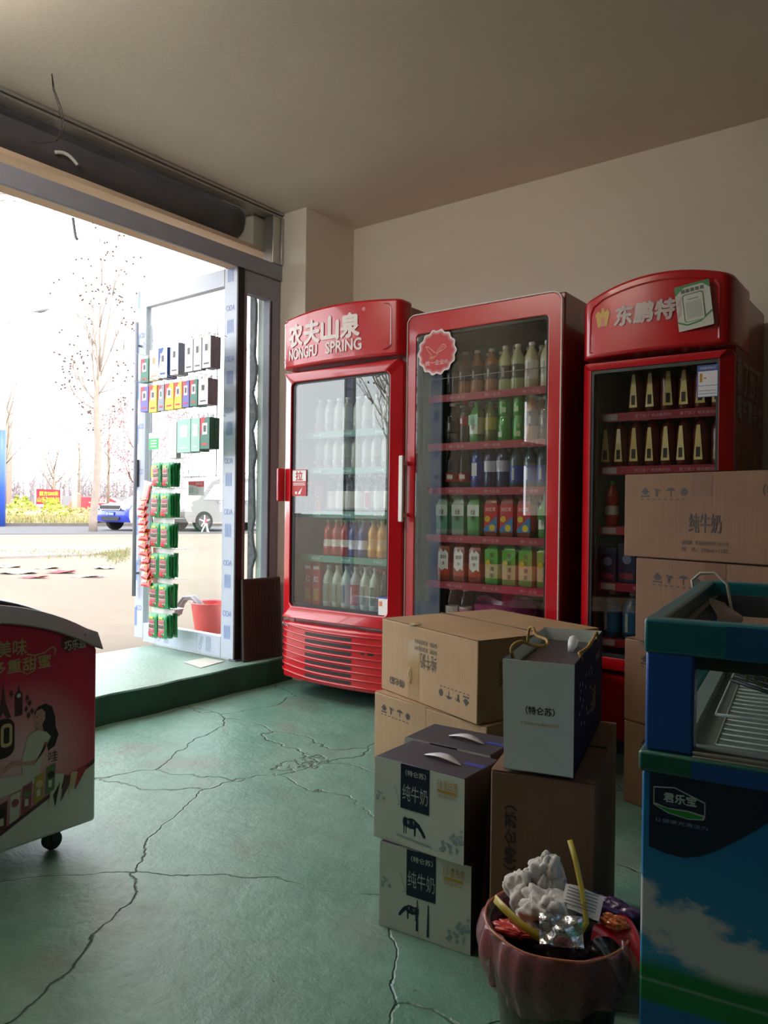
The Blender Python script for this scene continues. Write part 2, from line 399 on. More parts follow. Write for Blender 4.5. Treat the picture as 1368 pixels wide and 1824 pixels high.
for x0, x1 in ((-.07, -.012),):
    vs = [(x1, p[0], p[1]) for p in ring_o] + [(x1, p[0], p[1]) for p in ring_i] + [(x0, p[0], p[1]) for p in ring_o] + [(x0, p[0], p[1]) for p in ring_i]
    fs = []
    for i in range(4):
        j = (i + 1) % 4; fs += [(i, j, j + 4, i + 4), (i + 8, i + 12, j + 12, j + 8), (i, i + 8, j + 8, j), (i + 4, j + 4, j + 12, i + 12)]
    b.add(vs, fs)
sf = b.build('window_frame', alu, w2, bevel=0.003)
b = MB(); b.box(-.02, -.009, 3.300, 3.308, .27, 2.31); b.build('gasket', black, w2)
b = MB(); b.box(-.045, -.04, 3.108, 3.292, .26, 2.318); b.build('pane', clear_glass, w2)
# dark broken render edge and pale reveal seen through the sidelight
b = MB(); n = 40; vs = []
for i in range(n + 1):
    z = 0.1 + 3.2 * i / n; w = 0.012 * math.sin(i * 1.7) + 0.01 * math.sin(i * 4.1)
    vs += [(WX - .275, 3.392, z), (WX - .225 + w, 3.392, z), (WX - .275, 3.375, z), (WX - .230 + w, 3.375, z)]
for i in range(n):
    a = i * 4; c = a + 4; b.f += [(a + 2, a + 3, c + 3, c + 2), (a + 3, a + 1, c + 1, c + 3), (a, a + 2, c + 2, c)]; b.m += [0, 0, 0]
b.v = vs
struct('trim_2', b, mat('broken_dark_render', '6b6f72', 0.9, 0.3, 30, bump=0.5))

# rolled shutter above the door with its box
b = MB(); prof = []
Rr = 0.096; cxs, czs = WX - .27, 2.818
for i in range(0, 33):
    a = 2 * PI * i / 32; rr = Rr + (0.006 if i % 2 else 0)
    prof.append((cxs + rr * math.cos(a), czs + rr * math.sin(a)))
vs = []; prof = prof[:-1]; ny = 24
for j in range(ny + 1):
    y = 0.95 + 2.27 * j / ny
    vs += [(p[0], y, p[1] + 0.004 * math.sin(j * 1.3)) for p in prof]
k = len(prof)
for j in range(ny):
    for i in range(k):
        b.f.append((j * k + i, j * k + (i + 1) % k, (j + 1) * k + (i + 1) % k, (j + 1) * k + i)); b.m.append(0)
b.v = vs; b.f += [tuple(range(k)), tuple(ny * k + i for i in range(k))]; b.m += [0, 0]
sh = thing('roller_shutter', 'dark grey roller shutter rolled up above the glass shop door', 'shutter', (0, 0, 0))
b.build('shutter_roll', mat('dark_shutter_slats', '57545c', 0.6, 0.15, 8, bump=0.2), sh, smooth='all')
b = MB(); b.box(WX - .26, WX - .25, 0.95, 3.22, 2.686, 2.712); b.box(WX - .26, WX - .245, 0.95, 3.22, 2.658, 2.682)
b.build('bottom_bar', mat('pale_shutter_bar', 'd4ccc2', 0.5, 0.08), sh, bevel=0.003)
b = MB(); pts = [(WX - .163 - .006 * math.cos(t * PI / 20), 1.99 + .0055 * t, 2.762 + .022 * math.sin(t * PI / 20) - .0012 * t) for t in range(21)]
b.tube(pts, 0.009, 8); b.build('pull_handle', white, sh, smooth='all')
b = MB(); b.box(WX - .10, WX - .021, 0.98, 3.384, 2.452, 2.50, 0); b.box(WX - .50, WX - .101, 0.9, 3.395, 2.63, 2.655, 0); b.box(WX - .50, WX - .46, 0.9, 3.395, 2.655, 3.3, 1)
b.box(WX - .101 - .35, WX - .11, 3.24, 3.392, 2.656, 3.0, 1); b.box(WX - .46, WX - .10, .9, 3.39, CE + .135, CE + .16, 1)
struct('trim_3', b, [mat('salmon_soffit', 'd9b9a0', 0.8, 0.06, 3), mat('pale_box_side', 'd5d0c2', 0.8, 0.06, 3)])

# ---- glass door, standing open outwards at right angles
def door_leaf(name, flip=1):
    """hinge edge at local origin, leaf runs to -x, inner face looks to -y"""
    d = bpy.data.objects.new(name, None); COL.objects.link(d); d['kind'] = 'structure'
    T = 0.045
    b = MB()
    b.box(-1.0, -0.90, 0, T, 0.02, 2.31); b.box(-0.115, 0, 0, T, 0.0, 2.32)
    b.box(-0.90, -0.115, 0, T, 2.20, 2.305); b.box(-0.90, -0.115, 0, T, 0.0, 0.125)
    b.build('door_frame', film, d, bevel=0.004)
    F = Face((0, 0, 0)) if flip == 1 else Face((0, T, 0), (-1, 0, 0))
    s = 1 if flip == 1 else -1
    b = MB()
    for zz in [0.10 + 0.30 * k for k in range(8)]:
        for q in range(5): F.poly(b, [(s * (-.085 + .012 * q), zz + .02), (s * (-.079 + .012 * q), zz + .014), (s * (-.079 + .012 * q), zz + .10), (s * (-.085 + .012 * q), zz + .09)][::1], 0)
        F.text(b, 'ODA', s * -.058, zz + .165, .034, .075, 0)
        F.text(b, 'ACO', s * -.952, zz + .12, .034, .07, 0)
        F.rect(b, min(s * -.995, s * -.972), max(s * -.995, s * -.972), zz, zz + .12, 0)
    b.build('film_print', mat('blue_film_print', '6a86c0', 0.4, 0.05), d)
    b = MB()
    for xx in (-.72, -.30):
        F.text(b, 'Olfs', s * xx, .065, .028, .085, 0, rot=75)
        for q in range(4): F.rect(b, min(s * (xx + .05 + .013 * q), s * (xx + .056 + .013 * q)), max(s * (xx + .05 + .013 * q), s * (xx + .056 + .013 * q)), .02, .11, 0)
        F.line(b, [(s * (xx - .04), .005), (s * (xx - .04), .12)], .002, 0)
    b.build('logo_print', mat('grey_film_print', '8f98a8', 0.5, 0.05), d)
    b = MB(); b.box(-0.90, -0.115, 0.018, 0.024, 0.125, 2.20); b.build('pane', clear_glass, d)
    b = MB(); b.box(-0.002, 0.012, -0.002, T + .002, 0.0, 2.32); b.build('edge_seal', black, d, bevel=0.002)
    b = MB()
    for yy in (-.035, T + .035): b.tube([(-.955, yy, .30), (-.955, yy, 2.10)], .013, 10)
    for zz in (.45, 1.95): b.tube([(-.955, -.035, zz), (-.955, T + .035, zz)], .008, 8)
    b.build('door_handle', alu, d, smooth='all')
    b = MB(); b.box(-.998, -.965, -.012, 0, 1.02, 1.20); b.build('lock_case', dgrey, d, bevel=.003)
    return d
d1 = door_leaf('door_1'); d1.location = (WX - .015, 3.03, ST + .012); d1.rotation_euler.z = R(-1.5)
d2 = door_leaf('door_2', -1); d2.location = (WX - .015, 1.01, ST + .012); d2.rotation_euler.z = R(2)
b = MB(); b.box(-.40, -.27, -.003, .0, 1.20, 1.37, 0); b.build('sticker', [red], d2)

# ================================================================== DRINKS
def plain(n, c, **k): return mat('drink_' + n, c, k.pop('rough', 0.3), 0.05, 30, coat=0.5, **k)
clearb = glass_mat('clear_bottle_plastic', 0.05, (0.80, 0.84, 0.84), 0.05)
def lathe_part(prof, m, name, parent=None, sq=0.0, seg=14):
    b = MB(); b.lathe(prof, seg=seg, sq=sq); return b.build(name, m, parent, smooth=True)
KIND = {  # desc, height, radius, body colour (None = clear), label colour, label from-to, cap colour, squareness, waist, second label colour
 'amber': ('amber tea bottle', .215, .033, 'a0622e', '2c211c', (.30, .62), 'd8d4cc', 0, .12, None),
 'clear': ('clear dark-label bottle', .205, .032, None, '33383c', (.28, .55), 'dadada', 0, 0, None),
 'palegreen': ('pale green bottle', .22, .034, 'b8bd8a', '3c4a30', (.25, .55), 'e2e2da', 0, .1, None),
 'milktea': ('cream milk-tea bottle', .22, .034, 'd6c7a4', 'ece6d8', (.2, .6), 'f0eee8', 0, .08, None),
 'cola': ('dark cola bottle', .215, .032, '241512', '8b1c22', (.4, .62), 'c2202a', 0, .08, None),
 'greentea': ('green tea bottle', .205, .034, '3f8c35', 'dfe8d0', (.2, .6), '3fae3c', .4, 0, '3aa03a'),
 'olive': ('olive green bottle', .20, .031, '5f6a24', 'b8a828', (.3, .6), '4a8a30', 0, 0, None),
 'bluecap': ('blue sports drink bottle', .215, .032, '1f3f96', '2d4fb0', (.2, .6), 'd89a3a', 0, .08, 'e8e8f0'),
 'orangecap': ('navy orange-cap bottle', .215, .034, '2a3560', 'c9c8d8', (.35, .6), 'e08a2c', 0, .06, None),
 'tealcap': ('teal-cap blue bottle', .20, .034, '34505a', '2a4fa8', (.12, .5), '22a890', 0, .05, None),
 'redlabel': ('clear red-label bottle', .205, .033, None, 'b83a2a', (.15, .35), 'dedede', 0, 0, 'e6e2da'),
 'icetea': ('red iced-tea bottle', .235, .043, '7a2a16', 'c8202a', (.08, .72), 'c42430', .85, 0, '2f7fb8'),
 'mist': ('frosted green-label bottle', .23, .042, '9fb8a4', '6aa58a', (.1, .65), 'cfd8d0', .85, 0, 'd8e6da'),
 'whitegreen': ('white-and-green label bottle', .23, .042, '4a8a4a', '3f9a48', (.05, .7), '3fa03c', .85, 0, 'dfe9dc'),
 'peach': ('peach red tea bottle', .235, .043, '8a3018', 'b84424', (.08, .4), 'e6e4de', .85, 0, 'f0ece4'),
 'jasmine': ('green jasmine tea bottle', .235, .043, '4c9a3c', 'd8c794', (.05, .42), '2f9438', .85, 0, '5fb340'),
 'orangebox': ('orange juice bottle', .215, .032, 'd88a2e', 'd4552c', (.3, .6), 'd88a2e', 0, 0, None),
 'vitwhite': ('white-label clear bottle', .205, .033, None, 'e4e2d8', (.05, .55), 'd6d6d2', 0, 0, None),
 'vitpink': ('pink-flower label bottle', .205, .033, None, 'e8dcdc', (.05, .55), 'd6d6d2', 0, 0, 'c05a78'),
 'whitemilk': ('milky white bottle', .19, .031, 'a4a898', '96a092', (.1, .3), 'e8e8e0', 0, 0, None),
 'redjuice': ('red juice bottle', .20, .033, 'b4281c', 'e8e0d0', (.25, .45), '5fc24a', 0, .14, None),
 'bluejuice': ('blue grape juice bottle', .20, .033, '343c86', 'd8dce8', (.2, .45), '58c08a', 0, .14, None),
 'gold': ('orange nectar bottle', .20, .033, 'd8982c', 'e8b860', (.2, .5), '63c04a', 0, .14, None),
 'water': ('clear water bottle', .22, .034, None, 'c8404a', (.12, .38), 'c8504a', 0, 0, 'e8e4e4'),
 'sport': ('greenish sports bottle', .235, .034, 'b4c4b0', 'c8d2c0', (.08, .6), 'c9ccca', 0, .08, '6a7a6a'),
 'greyred': ('red-label sports bottle', .235, .034, 'b0b0b0', 'b03a3e', (.08, .58), 'c9ccca', 0, .06, None),
 'energy': ('gold-label energy bottle', .215, .034, '5a1c14', '6a2a1c', (.06, .60), 'e0cca8', 0, .06, 'ecd488'),
 'bluebig': ('pale-label blue bottle', .20, .042, '1d4f6e', '2b6f98', (.1, .6), 'e4e4e0', 0, 0, None),
}
PROTO = {}
def drink(kind):
    if kind in PROTO: return PROTO[kind]
    d, h, r, bc, lc, (l0, l1), cc, sq, wa, l2 = KIND[kind]
    bm_ = clearb if bc is None else plain(kind, bc)
    prof = [(r * .86, 0), (r, .008), (r, h * .2), (r * (1 - wa), h * .42), (r, h * .62), (r * .93, h * .70), (r * .66, h * .80), (r * .42, h * .88), (.0135, h * .91), (.0135, h * .935)]
    o = lathe_part(prof, bm_, 'drink_bottle', sq=sq)
    lathe_part([(.0155, h * .93), (.0160, h * .94), (.0155, h * .995), (.013, h)], plain(kind + '_cap', cc), 'cap', o)
    def rad(t):
        ks = [(0, .95), (.2, 1), (.42, 1 - wa), (.62, 1), (.70, .93), (.8, .66)]
        for (a, ra), (c, rc) in zip(ks, ks[1:]):
            if a <= t <= c: return r * (ra + (rc - ra) * (t - a) / (c - a)) + .0008
        return r * .66
    ts = [l0 + (l1 - l0) * i / 6 for i in range(7)]
    b = MB(); b.lathe([(rad(t), h * t) for t in ts], seg=14, sq=sq, caps=False)
    if l2:
        if kind == 'energy':
            F = Face((0, -r * 1.0, 0)); F.poly(b, [(-r * .55, h * .10), (r * .55, h * .10), (r * .20, h * .76), (-r * .20, h * .76)], 1, .002); F.rect(b, -r * .26, r * .26, h * .15, h * .34, 2, .0024)
        elif sq:
            F = Face((0, -r * .9, 0))
            q = r * .8
            if kind == 'peach': F.poly(b, [(-q * .8, h * .3), (-q * .2, h * .22), (q * .3, h * .28), (q * .8, h * .24), (q * .8, h * .6), (q * .3, h * .68), (0, h * .62), (-q * .4, h * .7), (-q * .8, h * .6)], 1, r * .1 + .0022); F.text(b, '蜜桃', 0, h * .52, .02, .035, 2, e=r * .1 + .0028); F.text(b, '多', 0, h * .38, .018, None, 2, e=r * .1 + .0028)
            elif kind == 'icetea':
                F.poly(b, [(-q, h * .1), (q, h * .1), (q, h * .42), (-q, h * .16)], 1, r * .1 + .0022); F.disc(b, -q * .45, h * .36, r * .35, 3, r * .1 + .0026); F.disc(b, q * .3, h * .18, r * .38, 3, r * .1 + .0026)
                F.text(b, '冰红茶', 0, h * .56, .02, .055, 1 if False else 4, e=r * .1 + .003)
            elif kind in ('jasmine',):
                F.rect(b, -q, q, h * .42, h * .72, 1, r * .1 + .0022); F.disc(b, -q * .5, h * .45, r * .3, 3, r * .1 + .0026)
                F.text(b, '茉', q * .1, h * .60, .022, None, 2, e=r * .1 + .003); F.text(b, '莉', q * .1, h * .46, .022, None, 2, e=r * .1 + .003); F.text(b, '清', q * .1, h * .32, .022, None, 2, e=r * .1 + .003); F.text(b, '茶', q * .1, h * .18, .022, None, 2, e=r * .1 + .003)
            else:
                F.rect(b, -q, q, h * .42, h * .66, 1, r * .1 + .0022); F.text(b, '绿', 0, h * .5, .026, None, 2, e=r * .1 + .003); F.text(b, '茶', 0, h * .36, .026, None, 2, e=r * .1 + .003)
        else:
            F = Face((0, -r * .98, 0)); F.rect(b, -r * .45, r * .45, h * (l0 + .06), h * (l1 - .04), 1, .003)
    else:
        F = Face((0, -r * (1 - wa) * 1.0, 0)); F.rect(b, -r * .25, r * .05, h * (l0 + .05), h * (l1 - .05), 1, .002)
    b.build('label_wrap', [plain(kind + '_label', lc), plain(kind + '_label2', l2 or 'c9c6bc'), dark_ink, plain('yellow_fruit', 'e0c020'), white], o, smooth=True)
    PROTO[kind] = o; o['_used'] = 0
    return o
def place(kind, x, y, z, label, group, dz=0):
    p = drink(kind)
    if p.get('_used') == 0: o = p; p['_used'] = 1
    else:
        o = dup(p)
    o.location = (x, y, z); o.rotation_euler.z = R(random.uniform(-14, 14)) if KIND[kind][7] == 0 else R(random.uniform(-5, 5))
    tag(o, label, 'bottle', group)
    return o
def row_of(kinds, x0, dx, y, z, where, rowword, group, n_from=0):
    for i, k in enumerate(kinds):
        if k is None: continue
        place(k, x0 + dx * i + random.uniform(-.003, .003), y + random.uniform(-.004, .004), z,
              '%s, %s from street side, %s row, %s' % (KIND[k][0], ORD[i + n_from], rowword, where), group)

# ================================================================== THE THREE COOLERS
def hollow(parent, hw, y0, y1, z0, z1, t, zi0, zi1, outer, inner, name='cabinet'):
    b = MB()
    b.box(-hw, -hw + t, y0, y1, z0, z1, 0); b.box(hw - t, hw, y0, y1, z0, z1, 0)
    b.box(-hw + t, hw - t, y1 - t, y1, z0, z1, 0); b.box(-hw + t, hw - t, y0, y1 - t, z0, zi0, 0); b.box(-hw + t, hw - t, y0, y1 - t, zi1, z1, 0)
    o = b.build(name, [outer, inner], parent, bevel=0.004)
    b = MB(); e = .003
    b.box(-hw + t, -hw + t + e, y0 + .005, y1 - t, zi0 + e, zi1 - e, 0); b.box(hw - t - e, hw - t, y0 + .005, y1 - t, zi0 + e, zi1 - e, 0)
    b.box(-hw + t + e, hw - t - e, y1 - t - e, y1 - t, zi0 + e, zi1 - e, 0); b.box(-hw + t + e, hw - t - e, y0 + .005, y1 - t - e, zi0, zi0 + e, 0); b.box(-hw + t + e, hw - t - e, y0 + .005, y1 - t - e, zi1 - e, zi1, 0)
    b.build('interior_liner', inner, parent)
    return o
def shelf(parent, z, hw, y0, y1, stripm, words, xs, tsize, tw, letter=white, rail=False, sh=.036):
    b = MB()
    for k in range(15):
        x = -hw + 2 * hw * (k + .5) / 15; b.box(x - .0022, x + .0022, y0, y1, z - .005, z - .001)
    for y in (y0, (y0 + y1) / 2, y1): b.box(-hw, hw, y - .004, y + .004, z - .012, z - .005)
    if rail:
        b.tube([(-hw, y0, z + .085), (hw, y0, z + .085)], .0022, 6)
        for k in range(11): x = -hw + 2 * hw * k / 10; b.tube([(x, y0, z), (x, y0, z + .085)], .0016, 5)
    s = b.build('shelf', chrome, parent)
    b = MB(); b.box(-hw, hw, y0 - .012, y0 - .006, z - .036, z - .036 + sh, 0)
    F = Face((0, y0 - .012, z - .018))
    for x, wd in zip(xs, words): F.text(b, wd, x, 0, tsize, tw, 1)
    b.build('price_strip', [stripm, letter], s)
    return s

# ---- cooler 1, beside the door
c1 = thing('drinks_cooler', 'red drinks cooler beside the shop door, with slatted red grille below its glass', 'drinks cooler', (-2.6475, 3.10, 0))
yf1 = lambda x: -.050 * (1 - (x / .4125) ** 2) + .03 * max(0, (abs(x) - .385) / .0275) ** 2
hollow(c1, .408, .075, .70, .075, 2.085, .045, .45, 1.80, dred, liner)
b = MB(); shell(b, -.4125, .4125, 1.826, lambda x: 2.105 + .022 * (1 - (x / .4125) ** 2) + .008 * x, yf1, .10, n=48)
hp = b.build('header_panel', red, c1, bevel=0.014, seg=3)
F = Face((0, 0, 0), bend=lambda x, y: -yf1(x)); b = MB()
o_ = rrect(-.402, .362, 1.858, 2.092, .03); i_ = rrect(-.397, .357, 1.863, 2.087, .028)
n = len(o_); b.add([F.pt(x, y, .004) for x, y in o_] + [F.pt(x, y, .001) for x, y in i_], [(i, (i + 1) % n, (i + 1) % n + n, i + n) for i in range(n)])
b.build('panel_rim', dred, hp)
b = MB()
for i, ch in enumerate('农夫山泉'): F.text(b, ch, -.285 + .135 * i, 2.002, .122, .118, 0, bold=.0055, e=.0045)
F.text(b, 'NONGFU', -.225, 1.900, .060, .235, 0, bold=.0022, e=.0045); F.text(b, 'SPRING', .075, 1.900, .060, .235, 0, bold=.0022, e=.0045)
F.text(b, '®', .205, 2.075, .018, None, 0, e=.0045)
b.build('lettering', mat('cream_letter', 'e6d9d6', .5, .03), hp)
dr = MB(); ring(dr, rrect(-.4125, .4125, .432, 1.805, .022), rrect(-.337, .347, .50, 1.748, .03), yf1, .066, bev=.012)
dr = dr.build('door', red, c1, bevel=0.006, seg=2)
b = MB(); ring(b, rrect(-.345, .355, .492, 1.756, .03), rrect(-.318, .332, .515, 1.738, .02), .010, .03); b.build('gasket', black, dr)
b = MB(); b.box(-.34, .35, .012, .016, .495, 1.752); b.build('glass_pane', cool_glass, dr)
b = MB(); b.prism(rrect(-.428, -.410, 1.085, 1.272, .006, 3), 'y', -.022, .03); b.build('handle', mat('pinkish_red_plastic', 'cc3a44', .35, .04, coat=.5), dr, bevel=.006)
F = Face((0, .010, 0)); b = MB()
F.poly(b, rrect(-.335, -.225, 1.115, 1.262, .006, 3), 0, .002); F.poly(b, rrect(-.330, -.230, 1.197, 1.257, .004, 3), 1, .0025)
F.text(b, '拉', -.28, 1.227, .052, None, 0, bold=.0016, e=.003); F.rect(b, -.325, -.235, 1.184, 1.188, 1, .003); F.rect(b, -.325, -.235, 1.175, 1.179, 1, .003)
F.poly(b, [(-.29, 1.125), (-.27, 1.125), (-.255, 1.165), (-.268, 1.15), (-.28, 1.14)], 1, .003); F.rect(b, -.31, -.295, 1.125, 1.14, 1, .003)
b.build('pull_sticker', [mat('sticker_red', 'bb2428', .5, .03), white], dr)
b = MB(); F.rect(b, .285, .345, .505, .60, 0, .002); F.rect(b, .285, .345, .590, .60, 1, .0024); F.rect(b, .29, .31, .55, .575, 2, .0024)
b.build('energy_label', [white, blue, plain('orange_ink', 'd87a3a')], dr)
gr = MB(); shell(gr, -.4125, .4125, .10, .412, lambda x: yf1(x) + .008, .10)
gr = gr.build('grille', red, c1, bevel=0.012, seg=3)
b = MB()
for k in range(8):
    z = .385 - .0375 * k
    P = []
    for i in range(25):
        x = -.408 + .81 * i / 24; dz = .022 * max(0, (-.05 - x) / .36) ** 2
        P.append((x, yf1(x) + .006, z + dz))
    b.tube(P, .0052, 6)
b.build('ridge', red, gr, smooth='all')
b = MB(); F = Face((0, 0, 0), bend=lambda x, y: -(yf1(x) + .008))
for k in range(7):
    z = .366 - .0375 * k; P = [(-.185 + .33 * i / 8) for i in range(9)]
    for p, q in zip(P, P[1:]): F.rect(b, p, q, z - .010, z + .007, 0, .001)
for k in range(15): F.disc(b, -.18 + .025 * k, .108, .003, 0, .0012, 6)
b.build('slot', black, gr)
b = MB(); F.rect(b, .19, .31, .285, .325, 0, .0022); F.rect(b, .205, .225, .295, .315, 1, .003); F.rect(b, .245, .28, .295, .317, 1, .003)
b.build('control_panel', [red, black], gr)
b = MB(); F.rect(b, -.405, -.335, .385, .402, 0, .004)
for k in range(4): F.rect(b, -.40 + .017 * k, -.388 + .017 * k, .389, .398, 1, .0045)
b.build('maker_badge', [white, dark_ink], gr)
def feet(c, hx, y0, y1, h):
    for sx in (-hx, hx):
        for yy in (y0, y1): b = MB(); b.lathe([(.02, 0), (.02, .02), (.012, .025), (.012, h)], (sx, yy, 0), 10); b.build('foot', black, c, smooth=True)
feet(c1, .34, .30, .62, .09)
greenstrip = mat('green_shelf_strip', '2f8268', .4, .05)
Z1 = [.495, .785, 1.032, 1.272, 1.475]
for z in Z1: shelf(c1, z, .355, .10, .60, greenstrip, ['农夫山泉'] * 3, [-.22, 0, .22], .014, .062)
w1_ = 'cooler beside door'
g1 = 'bottles in the cooler beside the door'
bx = -2.6475
row_of(['sport', 'sport', 'sport', 'greyred', 'sport', 'sport', 'water', 'water'], bx - .18, .066, 3.26, Z1[0], 'bottom shelf, ' + w1_, 'front', g1)
row_of(['sport', 'greyred', 'sport', 'sport', 'water', 'water'], bx - .16, .068, 3.36, Z1[0], 'bottom shelf, ' + w1_, 'second', g1)
row_of(['redjuice', 'redjuice', 'redjuice', 'bluejuice', 'bluejuice', 'gold', 'gold'], bx - .19, .064, 3.26, Z1[1], 'fourth shelf down, ' + w1_, 'front', g1)
row_of(['redjuice', 'redjuice', 'bluejuice', 'bluejuice', 'gold'], bx - .17, .066, 3.36, Z1[1], 'fourth shelf down, ' + w1_, 'second', g1)
row_of(['vitwhite', 'vitwhite', 'vitwhite', 'vitwhite', 'vitpink', 'vitwhite', 'vitwhite', 'vitwhite'], bx - .16, .066, 3.26, Z1[2], 'third shelf down, ' + w1_, 'front', g1)
row_of(['vitwhite', 'vitpink', 'vitwhite', 'vitwhite', 'vitpink', 'vitwhite'], bx - .15, .07, 3.36, Z1[2], 'third shelf down, ' + w1_, 'second', g1)
row_of(['whitemilk'] * 9, bx - .26, .068, 3.26, Z1[3], 'second shelf down, ' + w1_, 'front', g1)
row_of(['whitemilk'] * 9, bx - .26, .068, 3.26, Z1[4], 'top shelf, ' + w1_, 'front', g1)
# drink cartons and boxes standing in the first cooler
def pack(name, x0, x1, y0, y1, z0, z1, mats, label, catg, group=None, prints=None):
    cx, cy = (x0 + x1) / 2, (y0 + y1) / 2
    b = MB(); b.box(x0 - cx, x1 - cx, y0 - cy, y1 - cy, 0, z1 - z0)
    o = b.build(name, mats[0], loc=(cx, cy, z0), bevel=.003); tag(o, label, catg, group)
    if prints:
        b = MB(); F = Face((0, y0 - cy, 0)); prints(F, b, (x1 - x0) / 2, z1 - z0); b.build('printed_panel', mats[1:], o)
    return o
rcar = mat('red_carton_print', 'b8352c', .45, .1, 40)
gold = mat('gold_print', 'c49a3c', .4, .05)
for i, (z0, z1, words_) in enumerate(((.498, .768, 'bottom shelf'), (1.035, 1.20, 'third shelf down'))):
    for j in range(2):
        def pr_(F, b, hx, h): 
            F.rect(b, -hx * .7, hx * .7, h * .75, h * .82, 0); F.text(b, '红', 0, h * .55, hx * 1.1, None, 0, bold=.001); F.rect(b, -hx * .6, hx * .6, h * .1, h * .35, 1)
        pack('drink_carton', bx - .345 + .064 * j, bx - .285 + .064 * j, 3.225, 3.30, z0, z1, [rcar, white, gold],
             'red drinks carton, %s from street side, %s of cooler beside door' % (ORD[j], words_), 'carton', 'red drinks cartons in the cooler by the door', pr_)
pinkm = mat('pink_carton_print', 'd9b4ae', .5, .05)
for j in range(2):
    def pr_(F, b, hx, h): F.rect(b, -hx * .8, hx * .8, h * .1, h * .6, 0); F.text(b, '果汁', 0, h * .3, .02, .045, 1)
    pack('drink_carton', -2.385 + .062 * j, -2.327 + .062 * j, 3.235, 3.33, Z1[1], Z1[1] + .205, [pinkm, mat('pale_pink', 'e0c8c2', .5, .03), mat('rose_ink', 'a8504a', .5, .05)],
         'pale pink drinks carton, %s from street side, beside the juice bottles' % ORD[j], 'carton', 'pink drinks cartons', pr_)

# ---- cooler 2, middle
c2 = thing('drinks_cooler', 'tall red cooler with white-edged flat glass door and scalloped round badge', 'drinks cooler', (-1.813, 3.15, 0))
feet(c2, .34, .12, .58, .08)
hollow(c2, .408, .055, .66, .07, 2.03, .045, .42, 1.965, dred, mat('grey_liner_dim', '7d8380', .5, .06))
b = MB(); b.box(-.30, .38, .12, .40, 2.03, 2.052); b.build('top_cover', dred, c2, bevel=.004)
b = MB(); b.box(-.40, .40, .03, .10, .09, .40)
g2 = b.build('lower_grille', red, c2, bevel=.01)
dr = MB(); ring(dr, rrect(-.413, .413, .435, 2.022, .045, 7), rrect(-.362, .352, .47, 1.925, .022, 7), 0.0, .035)
dr = dr.build('door', red, c2, bevel=.004)
b = MB(); ring(b, rrect(-.419, .419, .429, 2.028, .05, 7), rrect(-.412, .412, .436, 2.021, .044, 7), -.004, .012); b.build('door_edge', mat('pale_trim', 'd3cccb', .35, .03), dr, bevel=.002)
b = MB(); ring(b, rrect(-.37, .36, .462, 1.933, .022), rrect(-.348, .338, .484, 1.912, .016), .014, .05); b.build('gasket', mat('dark_gasket', '26302f', .5, .1), dr)
b = MB(); b.box(-.365, .355, .004, .009, .465, 1.93); b.build('glass_pane', cool_glass, dr)
b = MB(); b.prism(rrect(-.4235, -.399, .985, 1.318, .006, 3), 'y', -.055, -.037); b.box(-.419, -.404, -.038, 0, 1.01, 1.03); b.box(-.419, -.404, -.038, 0, 1.27, 1.29)
b.build('handle', mat('white_handle', 'e4e2e2', .35, .03, coat=.4), dr, bevel=.003)
b = MB(); ring(b, rrect(-.405, .405, .44, 2.015, .03), rrect(-.355, .345, .49, 1.915, .02), .036, .054); b.build('door_seal', black, dr)
b = MB(); F = Face((.02, .60, 1.80)); F.poly(b, [(.20 * math.cos(PI * k / 16), .12 * math.sin(PI * k / 16)) for k in range(17)], 0, .01)
for k in range(2, 23): a_ = PI * k / 24; F.line(b, [(.155 * math.cos(a_), .085 * math.sin(a_)), (.195 * math.cos(a_), .115 * math.sin(a_))], .004, 1, .013)
b.build('fan_cover', [mat('fan_cover_grey', '5c625e', .5, .05), black], c2)
F = Face((-.236, -.002, 1.823)); b = MB()
def scal(r, a, n=14, s=8): return [((r + a * math.cos(n * 2 * PI * k / (n * s))) * math.cos(2 * PI * k / (n * s)), (r + a * math.cos(n * 2 * PI * k / (n * s))) * math.sin(2 * PI * k / (n * s))) for k in range(n * s)]
F.poly(b, scal(.110, .005), 0, .002); F.poly(b, scal(.097, .004), 1, .0026)
s1 = scal(.100, .0045) + [scal(.100, .0045)[0]]; F.line(b, s1, .0015, 1, .0024)
s1 = scal(.092, .004) + [scal(.092, .004)[0]]; F.line(b, s1, .0012, 0, .003)
F.line(b, [(-.065, .035), (-.045, .028), (-.02, .005), (0, -.005), (.01, .012), (.035, .036), (.05, .03), (.052, .018), (.035, .008), (.012, .0), (-.005, -.02), (-.03, -.025)], .0028, 2, .0034)
F.line(b, [(-.065, .035), (-.05, .01), (-.03, -.012), (-.035, -.03)], .0022, 2, .0034); F.line(b, [(.012, .0), (.03, .02), (.045, .026)], .0022, 2, .0034)
for q in range(4): F.line(b, [(-.042 + .008 * q, -.032), (-.037 + .008 * q, -.018)], .003, 3, .0034)
F.text(b, '统一企业®', 0, -.050, .024, .132, 0, e=.0034)
b.build('brand_badge', [mat('badge_white', 'dccfce', .5, .03), mat('badge_red', 'b81e22', .5, .05), mat('badge_pink', 'e0a89c', .5, .03), gold], dr)
redstrip = mat('red_shelf_strip', 'a3283a', .45, .05)
Z2 = [1.625, 1.382, 1.160, .922, .690]
for i, z in enumerate(Z2): shelf(c2, z, .34, .095, .56, redstrip, ['统一企业'] * 3, [-.17, .03, .23], .016, .088, mat('pink_letter', 'd8a8ac', .5, .02), rail=(i == 0))
shelf(c2, .452, .34, .095, .56, redstrip, [], [], .01, .01)
b2 = -1.813; g2n = 'bottles in the middle cooler'
